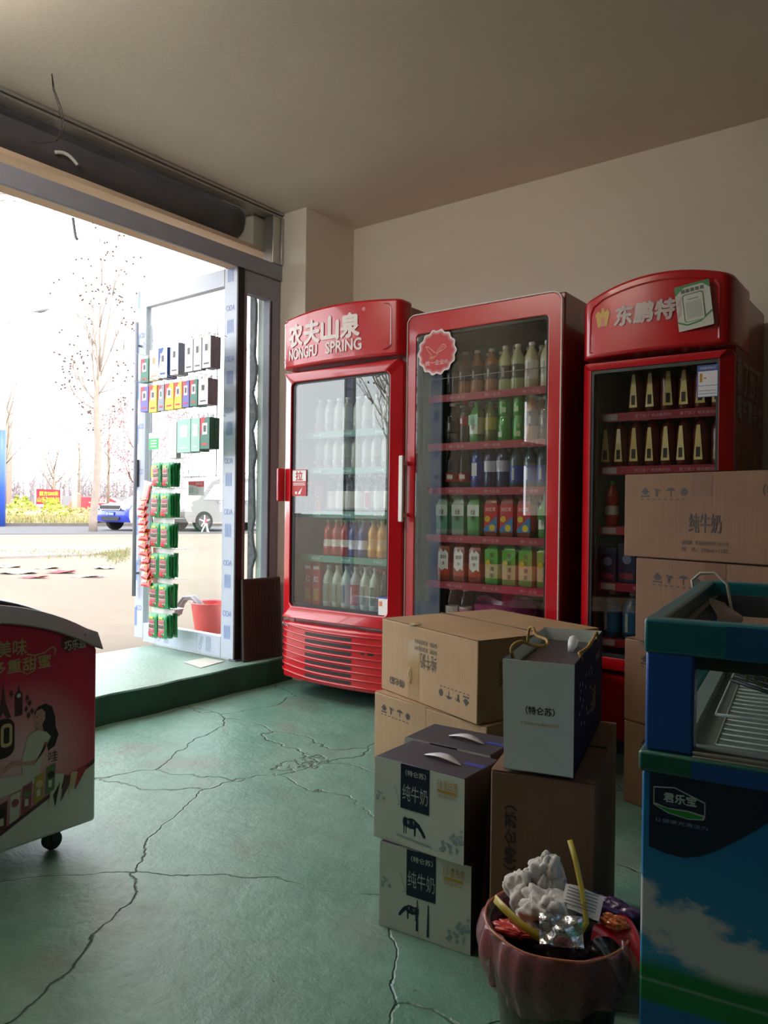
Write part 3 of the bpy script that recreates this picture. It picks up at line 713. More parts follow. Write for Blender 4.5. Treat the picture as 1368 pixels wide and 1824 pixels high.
def rows2(k1, k2, z, sw, x0=-.235, dx=.0735):
    row_of(k1, b2 + x0, dx, 3.295, z, sw + ', middle cooler', 'front', g2n)
    row_of(k2, b2 + x0 + .01, dx, 3.385, z, sw + ', middle cooler', 'second', g2n)
rows2(['clear', 'amber', 'amber', 'amber', 'palegreen', 'palegreen', 'milktea', 'milktea'], ['clear', 'amber', 'amber', 'amber', 'milktea', 'milktea', 'milktea'], Z2[0], 'top shelf')
rows2(['clear', 'cola', 'greentea', 'olive', None, None, 'amber', 'clear'], ['clear', 'cola', 'greentea', 'greentea', 'greentea', None, 'amber'], Z2[1], 'second shelf down')
rows2(['redlabel', 'redlabel', 'bluecap', 'orangecap', 'orangecap', 'tealcap', 'tealcap', 'tealcap'], ['redlabel', 'redlabel', 'bluecap', 'orangecap', 'orangecap', 'tealcap', 'tealcap'], Z2[2], 'third shelf down', -.225, .071)
rows2(['mist', 'mist', 'whitegreen', 'icetea', 'icetea', 'icetea', 'greentea'], ['mist', 'mist', 'whitegreen', 'icetea', 'icetea', 'icetea'], Z2[3], 'fourth shelf down', -.265, .092)
rows2(['peach', 'peach', 'peach', 'jasmine', 'jasmine', 'jasmine', 'jasmine'], ['peach', 'peach', 'peach', 'jasmine', 'jasmine', 'jasmine', 'jasmine'], Z2[4], 'fifth shelf down', -.25, .091)
place('orangebox', b2 + .31, 3.30, Z2[2], 'orange juice bottle closest to the hinge, third shelf down, middle cooler', g2n)
place('jasmine', b2 + .30, 3.47, Z2[3], 'green jasmine tea bottle at the hinge end, fourth shelf down, middle cooler', g2n)
# green cans stacked two high
can = MB(); can.lathe([(.024, 0), (.0315, .008), (.033, .02), (.033, .10), (.028, .112), (.0275, .116)], seg=16, mi=0); 
F = Face((0, -.033, 0)); F.text(can, '雪', 0, .07, .02, None, 1, e=.001); F.rect(can, -.012, .012, .02, .045, 1, .001)
can = can.build('drink_can', [plain('green_can', '2f9e2c'), mat('can_print', 'c6dcae', .4, .03)], smooth=True)
b = MB(); b.lathe([(.0275, .1155), (.0275, .118), (.025, .1165)], seg=16); b.build('lid', chrome, can, smooth=True)
cc = 0
for i in range(2):
    for j in range(2):
        for lay in range(2):
            o = can if cc == 0 else dup(can); cc += 1
            o.location = (b2 + .065 + .078 * i, 3.295 + .08 * j, Z2[1] + .118 * lay); o.rotation_euler.z = R(random.uniform(-20, 20))
            tag(o, 'green drink can, %s tier, %s column from street side, %s row, middle cooler' % (('lower', 'upper')[lay], ORD[i], ('front', 'second')[j]), 'can', 'green cans in the middle cooler')
# bagged snacks and small cups on the floor shelf of the middle cooler
b = MB(); b.grid(lambda u, v: (-.16 + .32 * u, .03 * math.sin(7 * u) * math.sin(3 * v) - .02 + .06 * v, .16 * v + .012 * math.sin(11 * u)), 24, 12); b.grid(lambda u, v: (-.16 + .32 * u, .12 + .02 * math.sin(5 * u), .16 * v + .012 * math.sin(11 * u)), 24, 12, flip=True)
b.box(-.15, .15, -.01, .12, 0, .13)
tag(b.build('snack_bag', mat('magenta_bag', '8a2a5c', .3, .4, 14, coat=.5), loc=(b2 + .06, 3.30, .452), smooth='all'), 'crinkled magenta plastic bag on the floor shelf of the middle cooler', 'bag')
row_of(['vitwhite', 'vitpink'], b2 - .22, .08, 3.29, .452, 'floor shelf, middle cooler', 'front', g2n)

# ---- cooler 3
c3 = thing('drinks_cooler', 'red cooler with arched header and tilted green-cornered card, behind the stacked cartons', 'drinks cooler', (-1.001, 3.15, 0))
yf3 = lambda x: -.045 * (1 - (x / .307) ** 2) + .04 * max(0, (abs(x) - .27) / .037) ** 2
feet(c3, .25, .12, .55, .07)
hollow(c3, .302, .075, .62, .06, 1.945, .04, .40, 1.70, dred, liner)
tp = lambda x: 1.958 + .058 * (1 - (x / .307) ** 2) + .018 * (x / .307)
b = MB(); shell(b, -.307, .307, 1.704, tp, yf3, .30, n=48)
hp = b.build('header_panel', red, c3, bevel=0.02, seg=3)
b = MB(); vs = []
b.prism([(.30, 1.945), (.30, 1.958), (.60, 1.90), (.60, 1.945)][:2] + [(.55, 1.946)], 'x', -.29, .29)
b.build('sloping_top', dred, c3)
F = Face((0, 0, 0), bend=lambda x, y: -yf3(x)); b = MB()
ot = lambda e: [(.262 - e, 1.725 + e)] + [(.262 - e, tp(.25) - .06 - e), (.245 - e, tp(.22) - .04 - e)] + [(x, tp(x) - .034 - e) for x in [.2 - .04 * k for k in range(11)]] + [(-.245 + e, tp(-.24) - .045 - e), (-.258 + e, tp(-.25) - .07 - e), (-.262 + e, 1.725 + e)]
o_, i_ = ot(0), ot(.006); n = len(o_)
b.add([F.pt(x, y, .005) for x, y in o_] + [F.pt(x, y, .001) for x, y in i_], [(i, (i + 1) % n, (i + 1) % n + n, i + n) for i in range(n)])
b.build('panel_rim', red, hp)
b = MB()
for i, ch in enumerate('东鹏特饮'): F.text(b, ch, -.105 + .084 * i, 1.862, .080, .074, 0, bold=.0035, e=.004, shear=.12)
b.build('lettering', mat('silver_letter', 'c2b3b0', .45, .05), hp)
b = MB()
F.poly(b, [(-.235, 1.885), (-.222, 1.90), (-.212, 1.875), (-.205, 1.91), (-.195, 1.91), (-.188, 1.875), (-.178, 1.90), (-.168, 1.885), (-.18, 1.83), (-.222, 1.83)], 0, .002); F.poly(b, [(-.212, 1.83), (-.19, 1.83), (-.196, 1.87), (-.206, 1.87)], 1, .0028)
b.build('emblem', [gold, mat('emblem_pink', 'c87a6a', .5, .05)], hp)
# tilted card on the header (its code is left out)
ang = R(7); F2 = Face((.172, -.0405, 1.862), (math.cos(ang), 0, math.sin(ang)), (-math.sin(ang), 0, math.cos(ang)))
b = MB(); F2.poly(b, rrect(-.066, .066, -.092, .088, .004, 2), 0, .001)
F2.poly(b, [(-.066, .088), (.066, .088), (.066, .055), (.04, .078), (-.03, .078), (-.066, .05)], 1, .0015)
F2.line(b, [(-.066, -.055), (-.03, -.072), (.02, -.066), (.066, -.035)], .006, 1, .0018)
F2.poly(b, rrect(-.040, .040, -.062, .050, .010, 3), 2, .0017); F2.poly(b, rrect(-.036, .036, -.060, .046, .008, 3), 0, .0021)
F2.poly(b, rrect(-.030, .030, -.050, .018, .003, 2), 3, .0025)
for q in range(5): F2.rect(b, -.042 + .018 * q, -.028 + .018 * q, .056, .070, 2, .0022)
F2.rect(b, -.02, .02, .026, .029, 2, .0025)
o = b.build('payment_card', [mat('card_pale', 'bfc2b8', .5, .04), mat('card_green', '2c7a44', .5, .05), mat('card_outline', '4c5c50', .5, .05), mat('card_grey', 'a9aca4', .5, .04)], loc=(c3.location.x, c3.location.y, 0))
tag(o, 'pale tilted payment card with green corners on the arched red header', 'card')
dr = MB(); ring(dr, rrect(-.307, .307, .38, 1.685, .02), rrect(-.262, .258, .43, 1.655, .006), yf3, .066, bev=.02)
dr = dr.build('door', red, c3, bevel=.014, seg=3)
b = MB(); ring(b, rrect(-.27, .266, .422, 1.663, .006), rrect(-.25, .246, .445, 1.64, .006), .012, .04); b.build('gasket', mat('dark_gasket', '26302f', .5, .1), dr)
b = MB(); b.box(-.265, .26, .014, .018, .425, 1.66); b.build('glass_pane', cool_glass, dr)
b = MB(); F = Face((0, .012, 0)); F.rect(b, .175, .255, 1.505, 1.632, 0, .002); F.rect(b, .179, .251, 1.508, 1.550, 1, .0025); F.rect(b, .179, .251, 1.552, 1.608, 1, .0025); F.text(b, '中国能效标识', .215, 1.620, .010, .06, 1, e=.003)
F.rect(b, .185, .195, 1.565, 1.60, 2, .003); F.rect(b, .20, .21, 1.578, 1.583, 2, .003); F.rect(b, .182, .248, 1.53, 1.532, 0, .003); F.rect(b, .182, .248, 1.518, 1.52, 0, .003)
b.build('energy_label', [blue, mat('label_white', 'd8d8dc', .5, .03), mat('amber_ink', 'b07828', .5, .05)], dr)
g3_ = MB(); g3_.box(-.30, .30, .03, .10, .08, .36); g3_.build('lower_grille', red, c3, bevel=.01)
Fs = Face((.3025, .35, 0), (0, 1, 0)); b = MB()
for i, ch in enumerate('累了困了'): Fs.text(b, ch, -.21 + .115 * i, 1.60, .13, .095, 0, bold=.004)
for i, ch in enumerate('喝东鹏特饮'): Fs.text(b, ch, -.20 + .098 * i, 1.47, .10, .082, 0, bold=.003)
Fs.poly(b, [(-.22, .7), (.18, .7), (.2, 1.2), (.1, 1.34), (-.12, 1.34), (-.22, 1.2)], 1, .001); Fs.poly(b, [(-.10, .7), (.10, .7), (.12, 1.1), (.05, 1.25), (-.05, 1.25), (-.12, 1.1)], 2, .0016)
b.build('side_print', [mat('side_letter', 'a08a84', .5, .05), mat('side_picture', '8a5a3a', .5, .3, 6), mat('side_picture_dark', '5a4632', .5, .3, 9)], c3)
Z3 = [1.475, 1.245, .985, .742, .50]
for i, z in enumerate(Z3):
    s_ = shelf(c3, z, .25, .095, .54, redstrip, ['累了困了 喝东鹏特饮'] * 2 if i < 4 else [], [-.02, .165], .014, .15, mat('pink_letter', 'd8a8ac', .5, .02))
    b = MB(); F = Face((-.19, .083, z - .018)); F.rect(b, -.045, .02, -.013, .013, 0, .002); b.build('price_card', mat('dull_white_card', 'b4a8a4', .6, .04), s_)
b3 = -1.001; g3n = 'energy drink bottles in the cooler behind cartons'
row_of([None, None, 'energy', 'energy', 'energy', 'energy', 'energy', 'energy'], b3 - .235, .067, 3.285, Z3[0], 'top shelf, cooler behind cartons', 'front', g3n)
row_of(['energy'] * 8, b3 - .235, .067, 3.285, Z3[1], 'second shelf, cooler behind cartons', 'front', g3n)
row_of([None, None, 'energy', 'energy', 'energy', 'energy'], b3 - .20, .067, 3.375, Z3[0], 'top shelf, cooler behind cartons', 'second', g3n)
row_of(['energy'] * 7, b3 - .20, .067, 3.375, Z3[1], 'second shelf, cooler behind cartons', 'second', g3n)
place('redjuice', b3 - .21, 3.29, Z3[2], 'red juice bottle alone on the third shelf of the cooler behind cartons', g3n)
row_of(['cola', 'cola'], b3 - .10, .075, 3.29, Z3[2], 'third shelf, cooler behind cartons', 'front', g3n)
for j in range(3):
    def pr_(F, b, hx, h): F.disc(b, 0, h * .6, hx * .5, 0); F.rect(b, -hx * .7, hx * .7, h * .1, h * .25, 1)
    pack('snack_box', b3 - .25 + .085 * j, b3 - .172 + .085 * j, 3.245, 3.36, Z3[3], Z3[3] + (.15, .17, .14)[j], [mat('navy_pack', '232a4c', .4, .15, 20), mat('navy_pack_badge', '8088b0', .5, .05), mat('navy_pack_red', '98303c', .5, .05)],
         'navy blue snack box, %s from street side, fourth shelf, cooler behind cartons' % ORD[j], 'box', 'navy boxes in the cooler behind cartons', pr_)
row_of(['bluebig', 'bluebig', 'bluebig', 'bluebig', 'bluebig'], b3 - .205, .092, 3.29, Z3[4], 'bottom shelf, cooler behind cartons', 'front', g3n)

# ================================================================== ON THE DOOR
DY = 3.03
b = MB()
for k in range(12): x = -4.08 + .0505 * k; b.tube([(x, 0, 1.232), (x, 0, 2.139)], .0014, 5)
for k in range(17): z = 1.232 + .0567 * k; b.tube([(-4.08, -.002, z), (-3.522, -.002, z)], .0014, 5)
b.tube([(-4.083, 0, 1.23), (-3.52, 0, 1.23), (-3.52, 0, 2.142), (-4.083, 0, 2.142), (-4.083, 0, 1.23)], .003, 6)
tag(b.build('wire_grid', chrome, loc=(0, 3.020, 0)), 'wire grid hung on the open glass door to hold boxed goods', 'rack')
def hook(x, z, n):
    b = MB(); b.tube([(0, .02, .0), (0, .0, .004), (0, -.20, .0), (0, -.21, .012)], .0018, 5)
    tag(b.build('display_hook', chrome, loc=(x, 2.992, z)), 'thin wire display hook, %s' % n, 'hook', 'hooks on the wire grid')
whitebox = mat('white_box_card', 'd6d4d4', .5, .04); greybox = mat('grey_box_card', '8f94a4', .5, .05); greenbox = mat('green_box_card', '3f7a6a', .5, .05); teal = mat('pale_teal_box', '9cc4b8', .5, .05)
yellow = mat('yellow_box_card', 'dcc03c', .5, .05); purple = mat('purple_box_card', '6c68b4', .5, .05); redc = mat('red_box_card', 'cc3644', .5, .05); tanb = mat('tan_box_card', 'd8c8b4', .5, .05)
def blister(x0, x1, z0, z1, front, side, accent, label, deep=.035, extra=0, pic=dgrey):
    w = x1 - x0; h = z1 - z0
    for q in range(extra + 1):
        y = 2.86 + q * (deep + .004)
        b = MB(); b.box(-w / 2, w / 2, 0, deep, -h, 0, 1); F = Face((0, 0, 0)); F.rect(b, -w / 2, w / 2, -h, 0, 0, .0004)
        o = b.build('boxed_accessory', [front, side], loc=((x0 + x1) / 2, y, z1), bevel=0)
        b = MB(); b.box(-.012, .012, deep * .4, deep * .5, 0, .022); b.build('hang_tab', clear_glass if False else whitebox, o)
        b = MB(); F.rect(b, -w * .28, w * .28, -h * .55, -h * .18, 0, .0012); F.rect(b, -w * .14, w * .14, -h * .46, -h * .26, 1, .0018)
        if accent: F.poly(b, [(-w / 2, 0), (w * .1, 0), (-w * .28, -h * .3), (-w / 2, -h * .7)], 2, .001); F.rect(b, -w * .3, w * .3, -h * .88, -h * .82, 2, .0014)
        else: F.rect(b, -w * .3, w * .3, -h * .88, -h * .84, 1, .0014)
        b.build('printed_panel', [whitebox, pic, accent or whitebox], o)
        tag(o, label if q == 0 else label + ', %s behind it' % ORD[q - 1], 'box', 'boxed accessories on the door grid')
    hook((x0 + x1) / 2, z1 + .022, 'above the ' + label.split(',')[0])
blister(-4.045, -3.968, 1.81, 1.955, greenbox, greenbox, redc, 'red and green narrow box at the outer end, top row')
blister(-3.955, -3.870, 1.815, 2.000, tanb, tanb, None, 'tan phone-accessory box, top row', pic=plain('orange_ink', 'd87a3a'))
blister(-3.868, -3.785, 1.820, 2.003, whitebox, blue, blue, 'white box with blue ring picture, top row', extra=1)
blister(-3.755, -3.680, 1.83, 2.018, whitebox, greybox, None, 'white box with grey sides, tan box neighbour, top row', extra=1)
blister(-3.620, -3.548, 1.835, 2.022, whitebox, greybox, None, 'slim white box in the middle of the top row')
blister(-3.542, -3.472, 1.836, 2.022, whitebox, greybox, None, 'white box last but one along top row')
blister(-3.465, -3.392, 1.842, 2.024, whitebox, greybox, None, 'white box at hinge end of top row', extra=1)
blister(-4.043, -3.968, 1.630, 1.783, purple, purple, redc, 'purple box at the outer end, middle row')
blister(-3.958, -3.882, 1.622, 1.784, yellow, yellow, redc, 'yellow box next to the outer purple box, middle row')
blister(-3.870, -3.812, 1.625, 1.782, greybox, greybox, redc, 'grey-green box between two yellow boxes, middle row', pic=greenbox)
blister(-3.802, -3.722, 1.626, 1.783, yellow, yellow, redc, 'yellow box in centre of the middle row')
blister(-3.714, -3.645, 1.628, 1.784, yellow, yellow, redc, 'yellow box touching the inner purple box, middle row')
blister(-3.638, -3.578, 1.630, 1.784, purple, purple, redc, 'purple box between yellow and green boxes, middle row')
blister(-3.570, -3.505, 1.632, 1.785, greenbox, greenbox, redc, 'green box before the white one, middle row', extra=1)
blister(-3.495, -3.412, 1.634, 1.785, whitebox, greybox, None, 'white box with black strip picture, hinge end of middle row', extra=1, pic=black)
blister(-3.767, -3.690, 1.335, 1.550, whitebox, whitebox, None, 'pale pink-white box at outer end, bottom row', pic=tanb)
blister(-3.682, -3.562, 1.365, 1.560, teal, teal, None, 'large pale teal box, bottom row', extra=1, pic=whitebox)
blister(-3.556, -3.480, 1.368, 1.560, teal, teal, None, 'narrow pale teal box, bottom row', extra=1, pic=whitebox)
blister(-3.474, -3.395, 1.380, 1.560, greenbox, greenbox, redc, 'dark green box with red corner, hinge end of bottom row', extra=1)

# green snack packs, six rows in two columns, hung one behind another
packm = mat('green_foil', '1f8a4c', .35, .15, 12, bump=.3, bscale=25, coat=.5)
def crimped_pack(w, h, d, mats, name):
    b = MB()
    def P(u, v, s):
        e = 1 - abs(2 * v - 1) ** 6; c = max(0, 1 - (2 * u - 1) ** 4)
        zig = .003 * (1 if int(u * 16) % 2 else -1) if v in (0, 1) else 0
        return ((u - .5) * w * (1 - .03 * e), s * d / 2 * c * e ** .5 + .0012 * math.sin(u * 23 + v * 11), -h + v * h + zig)
    b.grid(lambda u, v: P(u, v, -1), 16, 10); b.grid(lambda u, v: P(u, v, 1), 16, 10, flip=True)
    o = b.build(name, mats[0], smooth='all')
    return o
pk = crimped_pack(.092, .148, .022, [packm], 'snack_pack')
b = MB(); F = Face((0, 0, 0), bend=lambda x, y: .011 * max(0, 1 - (2 * x / .092) ** 4) * (1 - abs(2 * (y + .148) / .148 - 1) ** 6) ** .5)
F.rect(b, -.030, .030, -.125, -.035, 0, .002)
for q in range(3): F.rect(b, -.026, .026, -.115 + .028 * q, -.093 + .028 * q, 1 + q % 2, .003)
F.poly(b, [(-.036, -.138), (.02, -.138), (-.005, -.118), (-.036, -.112)], 3, .0036); F.rect(b, -.018, .018, -.029, -.018, 4, .003)
b.build('printed_panel', [mat('pack_picture', 'b8a89a', .4, .2, 60), mat('pack_pink', 'a85a64', .4, .2, 60), mat('pack_brown', '5a4a40', .4, .2, 60), redc, yellow], pk)
first = True
rowz = [1.318, 1.133, .950, .765, .580, .398 + .005]
colx = [-3.893, -3.800]
strip_n = 0
for ri, z in enumerate([1.312 - .1835 * k for k in range(6)]):
    for ci, x in enumerate(colx):
        for di in range(4):
            o = pk if first else dup(pk); first = False
            o.location = (x - .006 * ri * .6 + random.uniform(-.003, .003), 2.872 + .024 * di, z + random.uniform(-.003, .003))
            o.rotation_euler = (R(random.uniform(-2, 3)), R(random.uniform(-2, 2)), R(random.uniform(-5, 5)))
            tag(o, 'green snack pack, %s row down, %s column, %s one deep' % (ORD[ri], ('outer', 'inner')[ci], ORD[di]), 'snack pack', 'green snack packs hanging on the door')
    b = MB(); b.grid(lambda u, v: (-3.945 + .20 * u - .0036 * ri, 2.90 + .004 * math.sin(9 * u), z - .004 + .036 * v), 12, 2); b.box(-3.945 - .0036 * ri, -3.745 - .0036 * ri, 2.90, 3.0, z + .028, z + .030)
    tag(b.build('hanging_strip', mat('white_plastic_strip', 'd8d8d4', .35, .05, 40), smooth=True), 'white plastic header strip holding the %s row of green snack packs' % ORD[ri], 'strip', 'header strips of the green snack packs')
# red sachets on a strip at the outer edge of the door
sa = crimped_pack(.085, .075, .016, [mat('red_foil', 'c83c34', .35, .2, 20, coat=.5)], 'snack_sachet')
b = MB(); F = Face((0, -.012, 0)); F.rect(b, -.036, .036, -.016, -.004, 0, 0); F.rect(b, -.030, .012, -.052, -.026, 1, 0); F.text(b, '辣', .024, -.04, .02, None, 2, e=.001)
b.build('printed_panel', [mat('orange_band', 'e08a4a', .4, .1, 40), mat('sachet_picture', 'd8a89a', .4, .2, 60), yellow], sa)
for k in range(11):
    o = sa if k == 0 else dup(sa)
    o.location = (-4.015 + .006 * k, 2.875 + random.uniform(-.004, .004), 1.095 - .047 * k); o.rotation_euler = (R(-24), R(random.uniform(-8, 8)), R(random.uniform(-10, 10)))
    tag(o, 'small red snack sachet, %s from top of the strip at the outer door edge' % ORD[k], 'sachet', 'red sachets on a hanging strip')
bp_ = crimped_pack(.075, .135, .02, [mat('pink_white_foil', 'd8a8a0', .35, .2, 20, coat=.5)], 'snack_pack')
bp_.location = (-3.985, 2.885, 1.20); bp_.rotation_euler = (0, R(14), R(6)); tag(bp_, 'pale pink snack pack with red edge, hanging above the red sachets', 'snack pack')
b = MB(); F = Face((0, -.011, 0)); F.poly(b, [(-.034, -.128), (.034, -.128), (.034, -.02), (.026, -.02), (.018, -.11), (-.034, -.115)], 0, .001); b.build('printed_panel', [redc], bp_)
b = MB(); b.prism([(-.03, 0), (.02, 0), (.02, .03), (-.005, .03), (-.005, .045), (.02, .045), (.02, .075), (-.03, .075)], 'y', 0, .003)
tag(b.build('price_tag', yellow, loc=(-3.955, 2.90, 1.222)), 'yellow cardboard tag beside the topmost green snack pack', 'tag')
b = MB(); b.tube([(-3.97, 2.90, 1.20), (-3.99, 2.90, .60)], .0012, 5); tag(b.build('hanging_string', chrome), 'thin string carrying the red snack sachets', 'string')
b = MB(); F = Face((0, 0, 0)); F.rect(b, -.05, .05, -.05, .02, 0, .001); F.rect(b, -.05, .05, .02, .055, 1, .001); b.box(-.05, .05, 0, .001, -.05, .055, 1)
for q in range(3): F.rect(b, -.03, .03, -.035 + .018 * q, -.027 + .018 * q, 1, .0018)
tag(b.build('service_label', [mat('bright_green_print', '2ca85c', .5, .04), whitebox], loc=(-4.09, 2.995, 1.46)), 'bright green and white paper label on the open glass door', 'label')
b = MB(); F = Face((0, 0, 0)); b.box(-.074, .074, 0, .001, -.088, 0, 0); F.poly(b, [(-.074, -.02), (-.02, -.026), (.03, -.036), (.074, -.034), (.074, 0), (-.074, 0)], 1, .0006)
F.text(b, '温馨提示', .03, -.015, .016, .07, 0, e=.0016)
for q in range(3): F.rect(b, -.065, -.02, -.045 - .012 * q, -.039 - .012 * q, 2, .001)
F.line(b, [(.0, -.045), (.02, -.06), (.005, -.075), (.025, -.07)], .003, 2)
tag(b.build('notice_sticker', [mat('pale_grey_sticker', 'c0bebe', .5, .03), redc, greybox], loc=(-3.733, 3.045, 1.205)), 'grey notice sticker with a red band, on the door glass below the grid', 'sticker')
b = MB(); b.add([(-3.57, 2.835, ST + .004), (-3.37, 2.795, ST + .003), (-3.25 - .16, 3.00, ST + .004), (-3.54, 2.97, ST + .012)], [(0, 1, 2, 3)]); b.add([(-3.57, 2.835, ST + .0005), (-3.37, 2.795, ST + .0005), (-3.41, 3.00, ST + .0005), (-3.54, 2.97, ST + .0005)], [(3, 2, 1, 0)])
tag(b.build('paper_sheet', mat('dirty_white_paper', 'c6c4b8', .8, .08, 20)), 'flat white sheet of paper on the step under the open door', 'paper')
# ribbed dark board leaning by the sidelight
b = MB(); b.box(-.14, .145, 0, .022, 0, .485, 0)
bo = b.build('leaning_board', mat('dark_brown_board', '3a2c26', .55, .15, 6), loc=(-3.285, 3.195, ST), bevel=.008); bo.rotation_euler = (R(-3), 0, R(83)); 
tag(bo, 'dark brown ribbed board leaning on the narrow window beside the first cooler', 'board')
b = MB()
for k in range(11): x = -.115 + .023 * k; b.box(x - .0035, x + .0035, -.003, 0, .02, .465)
b.build('rib', mat('dark_brown_rib', '30241f', .5, .1, 6), bo)
b = MB()
P = [(-3.067, 1.716, CE), (-3.067, 1.728, 2.804), (-3.067, 1.762, 2.735), (-3.069, 1.775, 2.668), (-3.07, 1.763, 2.621), (-3.075, 1.738, 2.59), (-3.08, 1.677, 2.561), (-3.08, 1.612, 2.549)]
Q = [(p[0], p[1] - .012 * math.sin(i * .6), p[2]) for i, p in enumerate(P)]
b.tube(P, .0022, 6); b.tube(Q[:6], .0022, 6)
tag(b.build('hanging_wires', mat('black_wire', '1c1816', .5, .1), smooth='all'), 'pair of thin black wires hanging from the ceiling near the shutter', 'wires')
b = MB(); b.tube([(-3.83, 2.27, 2.60), (-3.83, 2.278, 2.55), (-3.83, 2.288, 2.50), (-3.83, 2.30, 2.490)], .008, 6)
tag(b.build('hanging_strap', greybox, smooth='all'), 'short grey strap hanging from the salmon soffit outside', 'strap')

# ================================================================== CARTONS AND MILK BOXES
def carton(label, P0, P1, depth, z0, z1, cm, prints=None, top_tape=True, cat='carton', name='cardboard_carton', group=None, seam=True):
    w = math.hypot(P1[0] - P0[0], P1[1] - P0[1]); a = math.atan2(P1[1] - P0[1], P1[0] - P0[0]); h = z1 - z0
    b = MB()
    nx = 12
    def top(u, v): return (w * u, depth * v, h - .001 + .004 * math.sin(PI * u) * math.sin(PI * v))
    b.box(0, w, 0, depth, 0, h - .003); b.grid(top, nx, nx)
    o = b.build(name, cm, loc=(P0[0], P0[1], z0), rz=a, bevel=.004)
    tag(o, label, cat, group)
    if seam:
        b = MB(); b.box(.002, w - .002, depth / 2 - .0015, depth / 2 + .0015, h + .0005, h + .0045); b.box(-.001, 0, depth * .02, depth * .98, h * .0, .002)
        b.build('flap_seam', mat('carton_seam_dark', '4a3626', .8, .1), o)
    if prints:
        b = MB(); F = Face((0, 0, 0)); prints(F, b, w, h); b.build('lettering', [dark_ink, tape, mat('black_ink', '17181a', .6, .05), gold, mat('dull_tape', '6a4a38', .3, .06, coat=.3)], o)
    return o, w, h
def icons(F, b, x, y, s, rot=0):
    """up arrow, fragile cup, umbrella, sun"""
    q = -1 if rot else 1
    def P(pts): return [(x + q * a * s, y + q * c * s) for a, c in pts]
    F.poly(b, P([(-.9, 0), (0, .9), (.9, 0), (.45, 0), (.45, -.35), (-.45, -.35), (-.45, 0)]), 0); F.poly(b, P([(-.9, -.55), (.9, -.55), (.9, -.8), (-.9, -.8)]), 0)
    F.poly(b, P([(1.7, .7), (2.9, .5), (2.5, .1), (2.4, -.7), (2.0, -.7), (2.1, 0)]), 0); F.poly(b, P([(3.0, .5), (3.2, .2), (2.9, .1)]), 0)
    F.poly(b, P([(4.0, .15), (4.4, .6), (5, .8), (5.6, .6), (6.0, .15), (5.5, .3), (5, .15), (4.5, .3)]), 0); F.poly(b, P([(4.95, .3), (5.1, .3), (5.1, -.7), (4.95, -.7)]), 0)
    F.poly(b, P([(7.5 + (.75 if k % 2 else .5) * math.cos(PI * k / 8), .75 * (1 if k % 2 else .66) * math.sin(PI * k / 8)) for k in range(16)]), 0)
    for i in range(8): F.poly(b, P([(-.9 + 1.15 * i, -1.15), (-.3 + 1.15 * i, -1.15), (-.3 + 1.15 * i, -1.3), (-.9 + 1.15 * i, -1.3)]), 0)
def pA(F, b, w, h):
    F.rect(b, w * .315, w * .435, 0.004, h * .80, 1, .0006)
    F.text(b, '纯牛奶', w * .53, h * .56, .060, .105, 0, rot=180)
    for yy in (.80, .71): 
        F.text(b, '保质期：常温密闭条件', w * .50, h * yy, .018, .15, 0, rot=180)
    F.text(b, '（特仑苏）', w * .19, h * .17, .030, .105, 0, rot=180, bold=.0008)
    icons(F, b, w * .90, h * .24, .020, 1)
A, wA, hA = carton('light brown carton with upside-down lettering, topmost beside the paper gift bag', (-1.912, 2.543), (-1.325, 2.321), .61, .298, .594, card, pA)
b = MB()
for q in range(5): b.tube([(wA * .33 + .008 * q, -.003, hA - .005), (wA * .345 + .006 * q, -.004, hA + .004), (wA * .36 + .008 * q, .02, hA + .006)], .0018, 5)
b.tube([(wA * .34, -.003, hA * .42), (wA * .335, -.010, hA * .35), (wA * .345, -.005, hA * .28), (wA * .34, -.003, hA * .22)], .002, 5)
b.build('string_tie', mat('pale_string', 'cfc6a6', .7, .1), A, smooth='all')
Fs = Face((wA + .0006, .2, 0), (0, 1, 0)); b = MB(); Fs.text(b, 'O', 0.02, hA * .55, .06, .045, 0, bold=.004); Fs.text(b, '特仑苏', -.09, hA * .58, .028, None, 0, rot=90); b.build('side_print', dark_ink, A)
def pB(F, b, w, h):
    icons(F, b, w * .10, h * .80, .020); F.text(b, '（特仑苏）', w * .80, h * .80, .034, .12, 0, bold=.0008); F.rect(b, w * .38, w * .50, 0, h, 1, .0006)
    F.text(b, '保质期', w * .25, h * .3, .018, None, 0)
carton('brown carton on the floor directly under the upside-down printed carton', (-1.91, 2.495), (-1.292, 2.33), .58, 0, .297, card, pB)
def pD(F, b, w, h):
    icons(F, b, w * .14, h * .77, .020); F.text(b, '纯牛奶', w * .50, h * .42, .062, .115, 0, bold=.0006)
    F.text(b, '保质期：常温密闭条件下6个月', w * .50, h * .20, .014, .165, 0); F.text(b, '规　格：250mL×12包', w * .50, h * .125, .015, .165, 0)
    F.rect(b, w * .42, w * .54, h * .72, h * .985, 4, .0006); F.text(b, '（特仑苏）', w * .90, h * .78, .034, .12, 0)
DD = [('lowest carton of the tall stack behind the blue freezer', (-.952, 2.735), 0, .297),
      ('second carton up in the tall stack behind the blue freezer', (-.955, 2.738), .297, .594),
      ('third carton up in the tall stack, above the blue freezer rim', (-.905, 2.70), .594, .891),
      ('topmost carton of the tall stack in front of the arched cooler', (-.952, 2.708), .891, 1.186)]
dirv = (math.cos(R(-18)), math.sin(R(-18)))
for lab, p, z0, z1 in DD:
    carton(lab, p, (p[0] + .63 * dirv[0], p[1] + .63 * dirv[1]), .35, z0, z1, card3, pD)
def pC(F, b, w, h):
    F.text(b, '（特仑苏）', w * .20, h * .70, .026, .14, 0, rot=90, bold=.0008); F.rect(b, w * .72, w * .85, h * .10, h * .28, 0)
    F.text(b, '纯牛奶', w * .5, h * .2, .03, None, 0)
